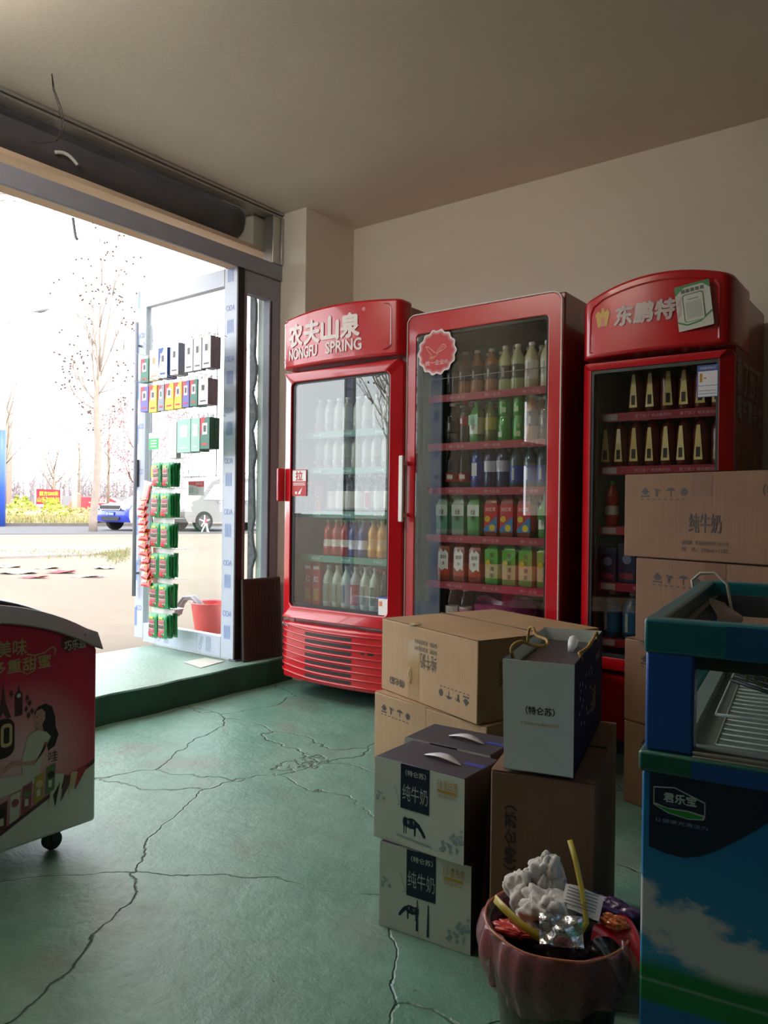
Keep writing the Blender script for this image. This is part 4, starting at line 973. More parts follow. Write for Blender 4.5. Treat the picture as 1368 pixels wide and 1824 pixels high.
C_, wC, hC = carton('tall upright brown carton under the silver-blue paper gift bag', (-.811, 1.484), (-.595, 1.542), .50, 0, .480, card3, pC)
b = MB(); b.add([(-.001, .01, hC - .003), (-.001, .40, hC - .003), (-.032, .36, .07), (-.022, .01, .06)], [(0, 1, 2, 3)]); b.add([(-.004, .01, hC - .003), (-.004, .40, hC - .003), (-.035, .36, .07), (-.025, .01, .06)], [(3, 2, 1, 0)])
b.build('open_flap', card2, C_)

silver = mat('silver_grey_card', 'd2dcd4', .38, .03, 5); darktop = mat('charcoal_card', '3c3a44', .45, .05, 6); navy = mat('navy_print', '101a38', .4, .05); icegrey = mat('ice_flower_print', '94b0b8', .45, .05)
def cow(F, b, x, y, s, mi, flip=1):
    def P(pts): return [(x + flip * a * s, y + c * s) for a, c in pts]
    F.poly(b, P([(-1, .15), (-.95, .8), (-.8, 1.0), (-.5, .9), (0, 1.0), (.35, .95), (.6, .7), (.62, .3), (.3, .05), (-.2, -.02), (-.6, .1)]), mi)
    F.poly(b, P([(.5, .85), (.9, .6), (1.3, .1), (1.55, -.3), (1.5, -.55), (1.3, -.5), (1.0, -.1), (.6, .3)]), mi)
    for lx in (-.95, -.72, .25, .34): F.poly(b, P([(lx, .3), (lx + .14, .3), (lx + .10, -.62), (lx + .02, -.62)]), mi)
    F.poly(b, P([(-1.0, .9), (-1.08, .3), (-1.02, .3), (-.94, .9)]), mi)
    F.poly(b, P([(-.55, .75), (-.25, .7), (-.3, .35), (-.5, .4)]), 5); F.poly(b, P([(.1, .8), (.3, .75), (.25, .34)]), 5)
def milk(label, P0, P1, depth, z0, z1, variant, opened=True):
    w = math.hypot(P1[0] - P0[0], P1[1] - P0[1]); a = math.atan2(P1[1] - P0[1], P1[0] - P0[0]); h = z1 - z0
    b = MB(); b.box(0, w, 0, depth, 0, h, 0)
    for i in (1,): pass
    o = b.build('milk_gift_box', [darktop], loc=(P0[0], P0[1], z0), rz=a, bevel=.002); tag(o, label, 'milk box', 'silver and charcoal milk boxes')
    F = Face((0, 0, 0)); b = MB(); F.rect(b, 0.0, w, 0.001, h - .001, 0, .0006)
    F.rect(b, w * .31, w * .63, h * .46, h - .001, 1, .0014)
    F.text(b, '（特仑苏）', w * .48, h * .90, .014, .06, 2, e=.002, bold=.0004); F.text(b, '纯牛奶', w * .475, h * .66, .040, .075, 2, e=.002)
    F.text(b, '3.8 蛋白质', w * .82, h * .87, .022, .058, 3, e=.002); F.rect(b, w * .715, w * .92, h * .775, h * .805, 3, .0016); F.text(b, '高端牛奶', w * .82, h * .735, .007, .05, 3, e=.002)
    if variant == 0:
        cow(F, b, w * .44, h * .24, .026, 1); F.line(b, [(w * .27, h * .13), (w * .66, h * .10)], .003, 4, .0016)
    else:
        cow(F, b, w * .36, h * .25, .022, 1, -1); F.poly(b, [(w * .42, h * .08), (w * .445, h * .08), (w * .44, h * .44), (w * .43, h * .44)], 1, .0018); F.poly(b, [(w * .54, h * .05), (w * .565, h * .05), (w * .56, h * .42), (w * .55, h * .42)], 1, .0018)
    rr = random.Random(3)
    for k in range(34): 
        t = rr.random(); F.disc(b, w * (.74 + .24 * t) + rr.uniform(-.008, .008), h * (.06 + .36 * t * rr.random() + .05), rr.uniform(.0025, .006), 4, .0012 + .00002 * k, 6)
    for k in range(10): F.disc(b, w * .02 + rr.uniform(0, .03), h * (.42 + .2 * rr.random()), rr.uniform(.0025, .005), 4, .0012 + .00002 * k, 6)
    F.line(b, [(w * .24, h * .7), (w * .30, h * .5), (w * .27, h * .48)], .002, 4)
    b.build('front_panel', [silver, navy, mat('silver_letter_print', 'b8bcbc', .4, .03), gold, icegrey, silver], o)
    b = MB()
    n = 14; v = []
    for i in range(n + 1):
        t = i / n; x = w * .36 + .115 * t; yy = depth * .50 - .012 * t; z = h + .002 + .011 * math.sin(PI * t); ww = .002 + .014 * math.sin(PI * t) ** .8
        v += [(x, yy - ww, z), (x, yy + ww, z), (x, yy + ww, z - .002), (x, yy - ww, z - .002)]
    fs = []
    for i in range(n):
        q = 4 * i; r_ = q + 4
        for k in range(4): fs.append((q + k, r_ + k, r_ + (k + 1) % 4, q + (k + 1) % 4))
    b.add(v, fs); b.build('carry_handle', mat('white_handle_strap', 'd4d4d8', .4, .04), o, smooth='all')
    b = MB(); T = Face((0, 0, h), (1, 0, 0), (0, 1, 0)); T.rect(b, w * .78, w * 1.0, depth * .50, depth * .62, 0, .0008); T.rect(b, w * .37, w * .42, depth * .45, depth * .6, 1, .0006); b.build('tear_strip', [mat('violet_tape', '3c48a0', .35, .05), black], o)
    return o
milk('silver milk box printed with cow and two blue strokes, on the floor in front', (-1.15, 1.532), (-.899, 1.557), .172, 0, .212, 1)
milk('silver milk box with grazing cow, front one of the two upper boxes', (-1.178, 1.543), (-.913, 1.545), .172, .212, .418, 0)
milk('silver milk box on the floor, hidden behind the front pair', (-1.195, 1.722), (-.935, 1.735), .165, 0, .208, 1)
milk('charcoal-topped milk box standing just behind the front upper milk box', (-1.212, 1.722), (-.95, 1.735), .165, .208, .418, 0)

# paper gift bag
w, dp, h = .149, .50, .240; a = math.atan2(.037, .144)
bag = thing('paper_gift_bag', 'silver and navy paper gift bag with gold rope handles on the upright carton', 'bag', (-.783, 1.491, .4845), a)
b = MB(); t = .0015; fl = .006
def q(x, y, z): return (x, y, z)
b.add([(0, 0, 0), (w, 0, 0), (w + fl * 0, 0, h), (-fl, 0, h), (0, t, 0), (w, t, 0), (w, t, h), (-fl, t, h)], [(0, 1, 2, 3), (7, 6, 5, 4), (3, 2, 6, 7)], 0)
b.add([(0, dp, 0), (w, dp, 0), (w, dp, h), (-fl, dp, h), (0, dp - t, 0), (w, dp - t, 0), (w, dp - t, h), (-fl, dp - t, h)], [(3, 2, 1, 0), (4, 5, 6, 7), (2, 3, 7, 6)], 0)
b.add([(0, 0, 0), (0, dp, 0), (-fl, dp, h), (-fl, 0, h), (t, 0, 0), (t, dp, 0), (t - fl, dp, h), (t - fl, 0, h)], [(3, 2, 1, 0), (3, 7, 6, 2)], 1)
b.add([(t, 0, 0), (t, dp, 0), (t - fl, dp, h), (t - fl, 0, h)], [(0, 1, 2, 3)], 0)
b.add([(w, 0, 0), (w, dp, 0), (w, dp, h), (w, 0, h), (w - t, 0, 0), (w - t, dp, 0), (w - t, dp, h), (w - t, 0, h)], [(0, 1, 2, 3), (2, 6, 7, 3)], 1)
b.add([(w - t, 0, 0), (w - t, dp, 0), (w - t, dp, h), (w - t, 0, h)], [(3, 2, 1, 0)], 0); b.box(0, w, 0, dp, 0, .002, 1)
b.build('bag_body', [mat('pale_silver_paper', 'd8e0da', .4, .03, 4), mat('navy_paper', '10163a', .7, .08, 5, spec=.15)], bag)
b = MB(); F = Face((0, 0, 0)); F.text(b, '（特仑苏）', w * .52, h * .56, .017, .062, 0, bold=.0004); F.text(b, '不是所有牛奶都叫特仑苏', w * .52, h * .44, .007, .085, 1)
F.line(b, [(w * .02, 0.001), (w * .5, h * .30), (w * .98, .001)], .0007, 2)
S = Face((w, 0, 0), (0, 1, 0)); S.text(b, '（特仑苏）', dp * .78, h * .80, .022, .09, 3); S.text(b, '3.8', dp * .64, h * .46, .035, None, 1); S.text(b, '蛋白质', dp * .64, h * .34, .022, None, 1)
for k in range(20): S.disc(b, dp * (.35 + .2 * math.sin(k * 1.9)), h * (.55 + .22 * math.cos(k * 2.3)), .006, 4, .001 + .00002 * k, 6)
b.build('lettering', [dark_ink, gold, mat('fold_line', 'b4beb6', .5, .03), mat('silver_letter_print', 'b8bcbc', .4, .03), icegrey], bag)
for xx, cp in ((0, [(0, .16, -.012), (-.004, .155, .012), (.012, .20, .024), (.034, .27, .010), (.058, .34, .008), (.050, .42, .014), (.022, .47, .018), (.010, .50, .034), (-.002, .52, .028), (-.005, .52, -.010)]),
               (w, [(0, .22, -.010), (-.006, .22, .006), (-.004, .30, .004), (.003, .38, .008), (.004, .44, .014), (.001, .50, .006), (.002, .58, .012), (.004, .66, .020), (.003, .72, .012), (.001, .74, -.012)])):
    pv_ = [Vector((xx + p[0], dp * p[1], h + p[2])) for p in cp]; pts = []
    for i in range(len(pv_) - 1):
        p0, p1, p2, p3 = pv_[max(0, i - 1)], pv_[i], pv_[i + 1], pv_[min(len(pv_) - 1, i + 2)]
        for k in range(5):
            q = k / 5; pts.append(.5 * ((2 * p1) + (p2 - p0) * q + (2 * p0 - 5 * p1 + 4 * p2 - p3) * q * q + (3 * p1 - p0 - 3 * p2 + p3) * q ** 3))
    b = MB(); b.tube(pts, .0038, 8); b.build('rope_handle', mat('gold_rope', 'b89038', .4, .3, 220, bump=.6, bscale=400), bag, smooth='all')
ib = MB(); ib.box(.006, w - .008, .02, dp - .02, .003, h - .03)
g_ = ib.build('boxed_milk_inside', darktop, loc=(bag.location.x, bag.location.y, bag.location.z), rz=a, bevel=.003); g_.name = 'milk_gift_box'
tag(g_, 'charcoal milk box with white handle inside the paper gift bag', 'milk box')
b = MB()
pts = [(w * .62, dp * .62, h - .03), (w * .64, dp * .66, h - .012), (w * .62, dp * .72, h - .008), (w * .60, dp * .78, h - .026)]
b.tube(pts, [.006, .013, .013, .006], 8); b.build('carry_handle', mat('white_handle_strap', 'd4d4d8', .4, .04), g_, smooth='all')

# ================================================================== BLUE DISPLAY FREEZER
a = R(8); fz = thing('display_freezer', 'blue glass-sided display freezer with pasture and sky print, at the edge of view', 'freezer', (-.398, 1.23, 0), a)
FW, FD, FT = .95, .80, .88
teal_p = mat('teal_plastic', '0f6a74', .35, .06, 6, coat=.3); bluep = mat('blue_plastic', '1a56b0', .38, .05, 6, coat=.3); blue2 = mat('mid_blue_plastic', '0f5c90', .38, .05, 6, coat=.3)
b = MB(); o4 = [(0, 0), (FW, 0), (FW, FD), (0, FD)]; e = .030; i4 = [(e, e), (FW - e, e), (FW - e, FD - e), (e, FD - e)]
def zring(mb, o, i, z0, z1, mi=0):
    vs = [(p[0], p[1], z1) for p in o] + [(p[0], p[1], z1) for p in i] + [(p[0], p[1], z0) for p in o] + [(p[0], p[1], z0) for p in i]; fs = []
    for k in range(4):
        j = (k + 1) % 4; fs += [(k, j, j + 4, k + 4), (k + 8, k + 12, j + 12, j + 8), (k, k + 8, j + 8, j), (k + 4, j + 4, j + 12, k + 12)]
    mb.add(vs, fs, mi)
zring(b, o4, i4, .824, FT)
b.build('top_frame', teal_p, fz, bevel=.006, seg=3)
b = MB(); b.box(.12, FW - .12, -.0012, .003, .826, .876); b.build('frame_insert', blue2, fz)
b = MB(); zring(b, [(.031, .031), (FW - .031, .031), (FW - .031, FD - .031), (.031, FD - .031)], [(.045, .045), (FW - .045, .045), (FW - .045, FD - .045), (.045, FD - .045)], .80, .850)
b.build('inner_track', dgrey, fz)
b = MB()
for x0, y0 in ((.003, .003), (FW - .076, .003), (FW - .076, FD - .046), (.003, FD - .046)): 
    b2_ = MB(); b2_.box(x0, x0 + .073, y0, y0 + .043, .668, .826); b2_.build('corner_post', bluep, fz, bevel=.005)
b = MB(); zring(b, [(-.005, -.005), (FW + .005, -.005), (FW + .005, FD + .005), (-.005, FD + .005)], [(.03, .03), (FW - .03, .03), (FW - .03, FD - .03), (.03, FD - .03)], .634, .668)
b.build('waist_frame', mat('dark_teal_plastic', '0a5a4c', .4, .06, 6, coat=.3), fz, bevel=.005)
b = MB(); b.box(.075, FW - .075, -.0062, 0, .636, .662); b.build('waist_insert', mat('royal_blue_plastic', '144a9c', .38, .05, 6, coat=.3), fz)
b = MB(); b.box(.075, FW - .075, -.001, .012, .662, .670); b.box(.075, FW - .075, .003, .010, .672, .676); b.build('glass_rail', chrome, fz, bevel=.001)
b = MB(); b.box(.076, FW - .076, .014, .018, .672, .822); b.box(.012, .016, .05, FD - .05, .672, .822); b.box(.076, FW - .076, FD - .018, FD - .014, .672, .822); b.box(FW - .016, FW - .012, .05, FD - .05, .672, .822)
b.build('glass_pane', glass_mat('freezer_glass', 0.03, (.9, .93, .92)), fz)
# printed body
M, nt, bs, tc = newmat('pasture_and_sky_print'); O = tc.outputs['Object']; sx = nt.nodes.new('ShaderNodeSeparateXYZ'); nt.links.new(O, sx.inputs[0])
sky_c = ramp(nt, sx.outputs[2], [(0.30, lin('3f9ccc')), (0.55, lin('1173b4'))])
cn = N(nt, 'ShaderNodeTexNoise', Scale=9.0, Detail=8.0, Roughness=.6); mp = nt.nodes.new('ShaderNodeMapping'); mp.inputs['Scale'].default_value = (1, 1, 1.7); nt.links.new(O, mp.inputs[0]); nt.links.new(mp.outputs[0], cn.inputs['Vector'])
xx = math_(nt, 'MULTIPLY', sx.outputs[0], -.55); hz = math_(nt, 'ADD', .475, xx)
dz = math_(nt, 'SUBTRACT', sx.outputs[2], hz); dz = math_(nt, 'ABSOLUTE', math_(nt, 'ADD', dz, .05)); dz = math_(nt, 'MULTIPLY', dz, 3.6)
cl = math_(nt, 'SUBTRACT', cn.outputs[0], dz)
colr = mixc(nt, ramp(nt, cl, [(0.26, (0, 0, 0)), (0.36, (1, 1, 1))]), sky_c, lin('c9ccd4'))
colr = mixc(nt, ramp(nt, math_(nt, 'ADD', sx.outputs[2], math_(nt, 'MULTIPLY', cn.outputs[0], .02)), [(0.330, (1, 1, 1)), (0.350, (0, 0, 0))]), colr, lin('157a3a'))
wv = math_(nt, 'ABSOLUTE', math_(nt, 'SUBTRACT', sx.outputs[2], .300)); colr = mixc(nt, ramp(nt, wv, [(0.0006, (.7, .7, .7)), (.0016, (0, 0, 0))]), colr, lin('8fb4a0'))
colr = mixc(nt, ramp(nt, sx.outputs[2], [(0.262, (1, 1, 1)), (0.268, (0, 0, 0))]), colr, lin('1667a8'))
nt.links.new(colr, bs.inputs['Base Color']); bs.inputs['Roughness'].default_value = .4
b = MB(); b.box(0, FW, .002, FD, .05, .634); b.build('body', MC['pasture_and_sky_print'], fz, bevel=.004)
F = Face((0, .002, 0)); b = MB()
pts = [(.012, .634), (.012, .514)] + [(.012 + .36 * t, .512 - .006 * math.sin(PI * min(1, t * 3)) + .40 * max(0, t - .12) ** 1.6) for t in [i / 14 for i in range(1, 15)]]
pts = [p for p in pts if p[1] <= .634] + [(.36, .634)]
F.poly(b, pts, 0, .001)
F.poly(b, [(.018, .612), (.05, .616), (.095, .600), (.095, .578), (.093, .572), (.07, .569), (.040, .573), (.018, .583)], 1, .0016)
F.poly(b, [(.0195, .610), (.05, .6142), (.0935, .5985), (.0935, .580), (.07, .583), (.040, .582), (.0195, .5865)], 0, .0021)
F.poly(b, [(.019, .5835), (.045, .5800), (.07, .5810), (.0925, .5775), (.09, .5735), (.07, .5705), (.042, .5745)], 2, .0022)
F.text(b, '君乐宝', .058, .5985, .0150, .048, 1, bold=.0006, e=.0027); F.text(b, 'JUNLEBAO', .044, .5875, .0030, .022, 3, e=.0027)
F.text(b, '让健康充满活力', .060, .5605, .0065, .078, 4, e=.0018)
b.build('front_print', [mat('midnight_blue_print', '0a1636', .4, .04), mat('logo_white', 'c4ccd4', .4, .03), mat('logo_green', '2c9a3c', .4, .04), mat('logo_violet', '5a58b8', .4, .04), mat('slogan_blue_white', '8a9cc4', .4, .04)], fz)
b = MB(); b.box(.01, FW - .01, .03, FD - .01, 0.0, .05); b.build('plinth', black, fz)
b = MB(); zring(b, [(.031, .031), (FW - .031, .031), (FW - .031, FD - .031), (.031, FD - .031)], [(.06, .06), (FW - .06, .06), (FW - .06, FD - .06), (.06, FD - .06)], .62, .673); b.box(.06, FW - .06, .06, FD - .06, .645, .65)
b.build('inner_ledge', mat('pale_ledge', 'a0aaa6', .4, .05), fz)
# wire basket and bunch of yellow-tied goods inside
bw = MB()
for k in range(16): y = .10 + .035 * k; bw.tube([(.10, y, .665), (.52, y, .665)], .0022, 5)
for k in range(2):
    for xx_ in (.10, .52): bw.tube([(xx_, .10, .665), (xx_, .10 + .52, .665)], .0028, 5)
bw.tube([(.10, .10, .715), (.52, .10, .715), (.52, .62, .715), (.10, .62, .715), (.10, .10, .715)], .003, 6)
o = bw.build('wire_basket', mat('white_coated_wire', 'c4cac8', .4, .04), loc=(fz.location.x, fz.location.y, 0), rz=a, smooth='all'); tag(o, 'white wire basket lying inside the blue display freezer', 'basket')
b = MB(); rr = random.Random(5)
for k in range(9):
    z = .70 + .010 * k; P = [(.11 + .006 * k, .25 - .01 * k, z + .045), (.20, .22, z + .03), (.36, .20, z + .004), (.50, .18, z - .012)]
    b.tube(P, .0042, 6)
o = b.build('shelf_racks', mat('dark_plastic_rods', '20282a', .5, .1), loc=(fz.location.x, fz.location.y, 0), rz=a, smooth='all'); o.name = 'rod_bundle'; tag(o, 'bundle of dark slanting plastic rods lying in the blue freezer', 'rods')
b = MB()
for k in range(9):
    t_ = 2 * PI * k / 9; P = [(.165 + .003 * math.cos(t_), .19, .795), (.165 + .028 * math.cos(t_), .185, .79 + .028 * math.sin(t_)), (.165 + .038 * math.cos(t_ + .5), .19, .785 + .034 * math.sin(t_ + .5))]
    b.tube(P, .0022, 5)
o = b.build('ribbon_bow', mat('yellow_ribbon', '8a7a20', .5, .1), loc=(fz.location.x, fz.location.y, 0), rz=a, smooth='all'); tag(o, 'curled yellow ribbon bow tied on the dark rods in the blue freezer', 'ribbon')
b = MB(); b.grid(lambda u, v: (.052 + .05 * u * (1 - .6 * v) + .01 * math.sin(5 * v), FD - .30 + .14 * u + .05 * v, .80 + .062 * v * (1 - u * .4)), 6, 8)
o = b.build('paper_slip', mat('pinkish_paper', 'c4aaa4', .7, .05), loc=(fz.location.x, fz.location.y, 0), rz=a, smooth='all'); tag(o, 'pale paper slip tucked in the back corner of the blue freezer frame', 'paper')
b = MB(); P = [(-.006, FD - .10, .85), (-.012, FD - .10, .885), (.004, FD - .08, .902), (.035, FD - .08, .905), (.065, FD - .09, .88), (.075, FD - .09, .82), (.078, FD - .10, .70)]
b.tube(P, .0038, 8); o = b.build('power_cable', mat('white_cable', 'b8b4a8', .45, .04), loc=(fz.location.x, fz.location.y, 0), rz=a, smooth='all'); tag(o, 'white cable looped over the back corner of the blue freezer rim', 'cable')

# ================================================================== RED CHEST FREEZER
rf = thing('chest_freezer', 'red ice-cream chest freezer on castors with grey arched lid, beside the shop door', 'freezer', (-2.10, .85, 0))
L0, L1 = -.52, .49      # local y range; the printed long front looks to +x
zt = lambda y: .655 + .125 * (1 - abs((y + .015) / .505) ** 2.6)
M, nt, bs, tc = newmat('red_freezer_print'); O = tc.outputs['Object']; sx = nt.nodes.new('ShaderNodeSeparateXYZ'); nt.links.new(O, sx.inputs[0])
dyn = math_(nt, 'SUBTRACT', sx.outputs[1], .26); dzn = math_(nt, 'SUBTRACT', sx.outputs[2], .32)
rad_ = math_(nt, 'SQRT', math_(nt, 'ADD', math_(nt, 'MULTIPLY', dyn, dyn), math_(nt, 'MULTIPLY', dzn, dzn)))
base = ramp(nt, rad_, [(0.04, lin('e8c0c8')), (0.24, lin('d0244a'))])
lim = math_(nt, 'ADD', .13, math_(nt, 'MULTIPLY', math_(nt, 'SUBTRACT', sx.outputs[1], .20), .45))
lim = math_(nt, 'SUBTRACT', sx.outputs[2], lim)
base = mixc(nt, ramp(nt, lim, [(0.0, (1, 1, 1)), (0.004, (0, 0, 0))]), base, lin('dcdfd8'))
base = mixc(nt, math_(nt, 'MULTIPLY', ramp(nt, lim, [(0.0, (0, 0, 0)), (0.003, (1, 1, 1))]), ramp(nt, lim, [(0.014, (1, 1, 1)), (0.018, (0, 0, 0))])), base, lin('4a2030'))
nt.links.new(base, bs.inputs['Base Color']); bs.inputs['Roughness'].default_value = .45
b = MB(); ys = [L0 + (L1 - L0) * i / 24 for i in range(25)]
vs = []
for y in ys:
    t_ = min(1, (L1 - y) / .03, (y - L0) / .03); bz = .082
    vs += [(0, y, bz), (0, y, zt(y) - .042), (-.55, y, zt(y) - .042), (-.55, y, bz)]
fs = [(0, 3, 2, 1), (96, 97, 98, 99)]
for i in range(24):
    for k in range(4): fs.append((4 * i + k, 4 * i + (k + 1) % 4, 4 * i + 4 + (k + 1) % 4, 4 * i + 4 + k))
b.add(vs, fs); b.build('body', M, rf, bevel=.010, seg=3)
lidm = mat('grey_lid_plastic', '74767e', .28, .05, 5, coat=.6)
b = MB(); vs = []; ys2 = [L0 - .012 + (L1 - L0 + .024) * i / 28 for i in range(29)]
for y in ys2: vs += [(.012, y, zt(max(L0, min(L1, y))) - .048), (.014, y, zt(max(L0, min(L1, y))) - .045), (-.015, y, zt(max(L0, min(L1, y))) + .003), (-.05, y, zt(max(L0, min(L1, y)))), (-.05, y, zt(max(L0, min(L1, y))) - .048)]
fs = [(0, 4, 3, 2, 1), tuple(5 * 28 + k for k in (0, 1, 2, 3, 4))]
for i in range(28):
    for k in range(5): fs.append((5 * i + k, 5 * i + (k + 1) % 5, 5 * i + 5 + (k + 1) % 5, 5 * i + 5 + k))
b.add(vs, fs); b.build('lid_frame', lidm, rf, bevel=.004, seg=2)
b = MB(); vs = []
for y in ys2:
    zz = zt(max(L0, min(L1, y))) + .020; vs += [(-.15, y, zz - .10), (-.15, y, zz - .008), (-.19, y, zz), (-.23, y, zz - .008), (-.23, y, zz - .10)]
fs = [(0, 4, 3, 2, 1), tuple(5 * 28 + k for k in (0, 1, 2, 3, 4))]
for i in range(28):
    for k in range(5): fs.append((5 * i + k, 5 * i + (k + 1) % 5, 5 * i + 5 + (k + 1) % 5, 5 * i + 5 + k))
b.add(vs, fs); b.build('lid_rail', dgrey, rf, bevel=.004)
b = MB(); vs = []
for y in ys2: zz = zt(max(L0, min(L1, y))); vs += [(-.50, y, zz - .05), (-.50, y, zz), (-.56, y, zz - .005), (-.56, y, zz - .05)]
fs = [(0, 3, 2, 1), tuple(112 + k for k in range(4))]
for i in range(28):
    for k in range(4): fs.append((4 * i + k, 4 * i + (k + 1) % 4, 4 * i + 4 + (k + 1) % 4, 4 * i + 4 + k))
b.add(vs, fs); b.build('lid_frame', lidm, rf, bevel=.004)
b = MB(); b.grid(lambda u, v: (-.05 - .45 * u, L0 + (L1 - L0) * v, zt(L0 + (L1 - L0) * v) - .004), 2, 28); b.build('lid_glass', clear_glass, rf, smooth='all')
F = Face((0, 0, 0), (0, 1, 0), (0, 0, 1)); b = MB()
def oy(y): return y - .85
F.text(b, '美味', oy(1.075), .648, .046, .085, 0, bold=.0009); F.text(b, '多重甜蜜', oy(1.105), .597, .038, .17, 0, bold=.0009)
F.line(b, [(oy(1.12), .625), (oy(1.14), .618), (oy(1.17), .622), (oy(1.195), .636), (oy(1.205), .628), (oy(1.20), .612)], .004, 0); F.line(b, [(oy(1.10), .580), (oy(1.12), .568), (oy(1.14), .575), (oy(1.135), .588)], .003, 0)
F.poly(b, [(oy(1.222), .655), (oy(1.25), .662), (oy(1.30), .660), (oy(1.31), .640), (oy(1.285), .620), (oy(1.24), .612), (oy(1.222), .632)], 2, .001)
F.text(b, '巧乐兹', oy(1.266), .633, .030, .070, 1, bold=.0008, e=.0018)
b.build('lettering', [mat('gold_pale_print', 'c0a878', .5, .05), mat('silver_print', 'd0c4c8', .5, .04), mat('dark_rose_print', '6a2030', .5, .05)], rf)
# advertising picture: towers, ice cream bar, woman in white blouse, cones
sk = mat('print_skin', 'c8988a', .5, .04); hr = mat('print_hair', '1c1416', .5, .05); cw = mat('print_white', 'd0d4c8', .5, .03); ch = mat('print_chocolate', '2a1612', .5, .05); cr = mat('print_cream', 'd8bc90', .5, .05); sha = mat('print_tower', '50303a', .5, .05)
b = MB(); Y = oy
F.poly(b, [(Y(1.030), .455), (Y(1.045), .50), (Y(1.052), .56), (Y(1.059), .50), (Y(1.075), .455), (Y(1.062), .455), (Y(1.052), .475), (Y(1.042), .455)], 5)
F.poly(b, [(Y(1.085), .455), (Y(1.085), .515), (Y(1.092), .525), (Y(1.096), .545), (Y(1.100), .525), (Y(1.107), .515), (Y(1.107), .455)], 5); F.disc(b, Y(1.096), .512, .006, 2, .0014)
for k, (yy, zz) in enumerate(((1.12, .50), (1.128, .485), (1.118, .47), (1.135, .46), (1.075, .52), (1.125, .45))): F.poly(b, [(Y(yy), zz + .010), (Y(yy) + .006, zz), (Y(yy), zz - .010), (Y(yy) - .006, zz)], 5)
F.poly(b, rrect(Y(1.00), Y(1.085), .345, .455, .028), 3, .0014); F.poly(b, rrect(Y(1.046), Y(1.078), .375, .440, .012), 4, .0018); F.poly(b, rrect(Y(1.054), Y(1.070), .385, .430, .006), 3, .0022); F.rect(b, Y(1.035), Y(1.045), .325, .346, 4, .0014)
F.poly(b, [(Y(1.142), .455), (Y(1.155), .470), (Y(1.175), .474), (Y(1.195), .462), (Y(1.205), .43), (Y(1.207), .40), (Y(1.216), .375), (Y(1.205), .345), (Y(1.185), .335), (Y(1.178), .36), (Y(1.165), .40), (Y(1.15), .42)], 1, .0012)
F.poly(b, [(Y(1.142), .445), (Y(1.148), .458), (Y(1.163), .462), (Y(1.174), .45), (Y(1.174), .43), (Y(1.165), .415), (Y(1.170), .395), (Y(1.150), .395), (Y(1.152), .408), (Y(1.143), .415)], 0, .0017)
F.disc(b, Y(1.149), .440, .0022, 1, .0022, 6); F.poly(b, [(Y(1.146), .424), (Y(1.153), .423), (Y(1.150), .420)], 6, .0022)
F.poly(b, [(Y(1.118), .38), (Y(1.128), .395), (Y(1.15), .402), (Y(1.178), .392), (Y(1.192), .375), (Y(1.180), .36), (Y(1.168), .368), (Y(1.165), .325), (Y(1.160), .285), (Y(1.110), .280), (Y(1.105), .32), (Y(1.115), .355)], 2, .002)
F.poly(b, [(Y(1.192), .372), (Y(1.180), .362), (Y(1.165), .325), (Y(1.14), .305), (Y(1.08), .318), (Y(1.05), .300), (Y(1.05), .312), (Y(1.075), .330), (Y(1.13), .318), (Y(1.148), .318), (Y(1.172), .340)], 0, .0024)
F.poly(b, [(Y(1.03), .295), (Y(1.10), .285), (Y(1.16), .285), (Y(1.17), .255), (Y(1.03), .235)], 2, .0013)
pal = [3, 7, 8, 9, 10]
for k in range(5):
    yy = Y(1.05 + .035 * k); zz = .150 + .017 * k
    F.poly(b, [(yy - .013, zz - .01), (yy + .014, zz), (yy + .017, zz + .075), (yy - .010, zz + .068)], (7, 2, 8, 9, 10)[k], .0020 + .0001 * k); F.disc(b, yy + .003, zz + .045, .011, (3, 8, 10, 4, 3)[k], .0027); F.rect(b, yy - .005, yy + .006, zz + .01, zz + .03, 2, .0028)
F.poly(b, [(Y(1.185), .17), (Y(1.20), .265), (Y(1.235), .255), (Y(1.215), .16)], 2, .002); F.poly(b, [(Y(1.20), .20), (Y(1.207), .165), (Y(1.222), .235)], 3, .0024)
for k in range(3): F.poly(b, [(Y(1.225 + .022 * k), .175 + .010 * k), (Y(1.235 + .022 * k), .250 + .004 * k), (Y(1.265 + .022 * k), .240 + .008 * k)], (7, 4, 6)[k], .002 + .0002 * k)
F.text(b, '哇', Y(1.20), .315, .030, None, 5, e=.0014)
b.build('advert_picture', [sk, hr, cw, ch, cr, sha, mat('print_red', 'b02c38', .5, .05), mat('print_brown', '5a3428', .5, .1, 40), mat('print_rose', '9a4a5c', .5, .1, 40), mat('print_yellow', 'b0963c', .5, .1, 40), mat('print_green', '5c7a4a', .5, .1, 40)], rf)
for yy in (-.43, .40):
    for xx in (-.46, -.09):
        b = MB(); vs = []
        for sgn in (-1, 1):
            for k in range(16): a_ = 2 * PI * k / 16; vs.append((xx + sgn * .012, yy + .028 * math.cos(a_), .029 + .028 * math.sin(a_)))
        b.add(vs, [tuple(range(15, -1, -1)), tuple(range(16, 32))] + [(k, (k + 1) % 16, 16 + (k + 1) % 16, 16 + k) for k in range(16)]); b.box(xx - .018, xx + .018, yy - .02, yy + .02, .05, .083); b.box(xx + .014, xx + .017, yy - .01, yy + .01, .025, .06); b.box(xx - .017, xx - .014, yy - .01, yy + .01, .025, .06)
        b.build('castor', black, rf, bevel=.002)

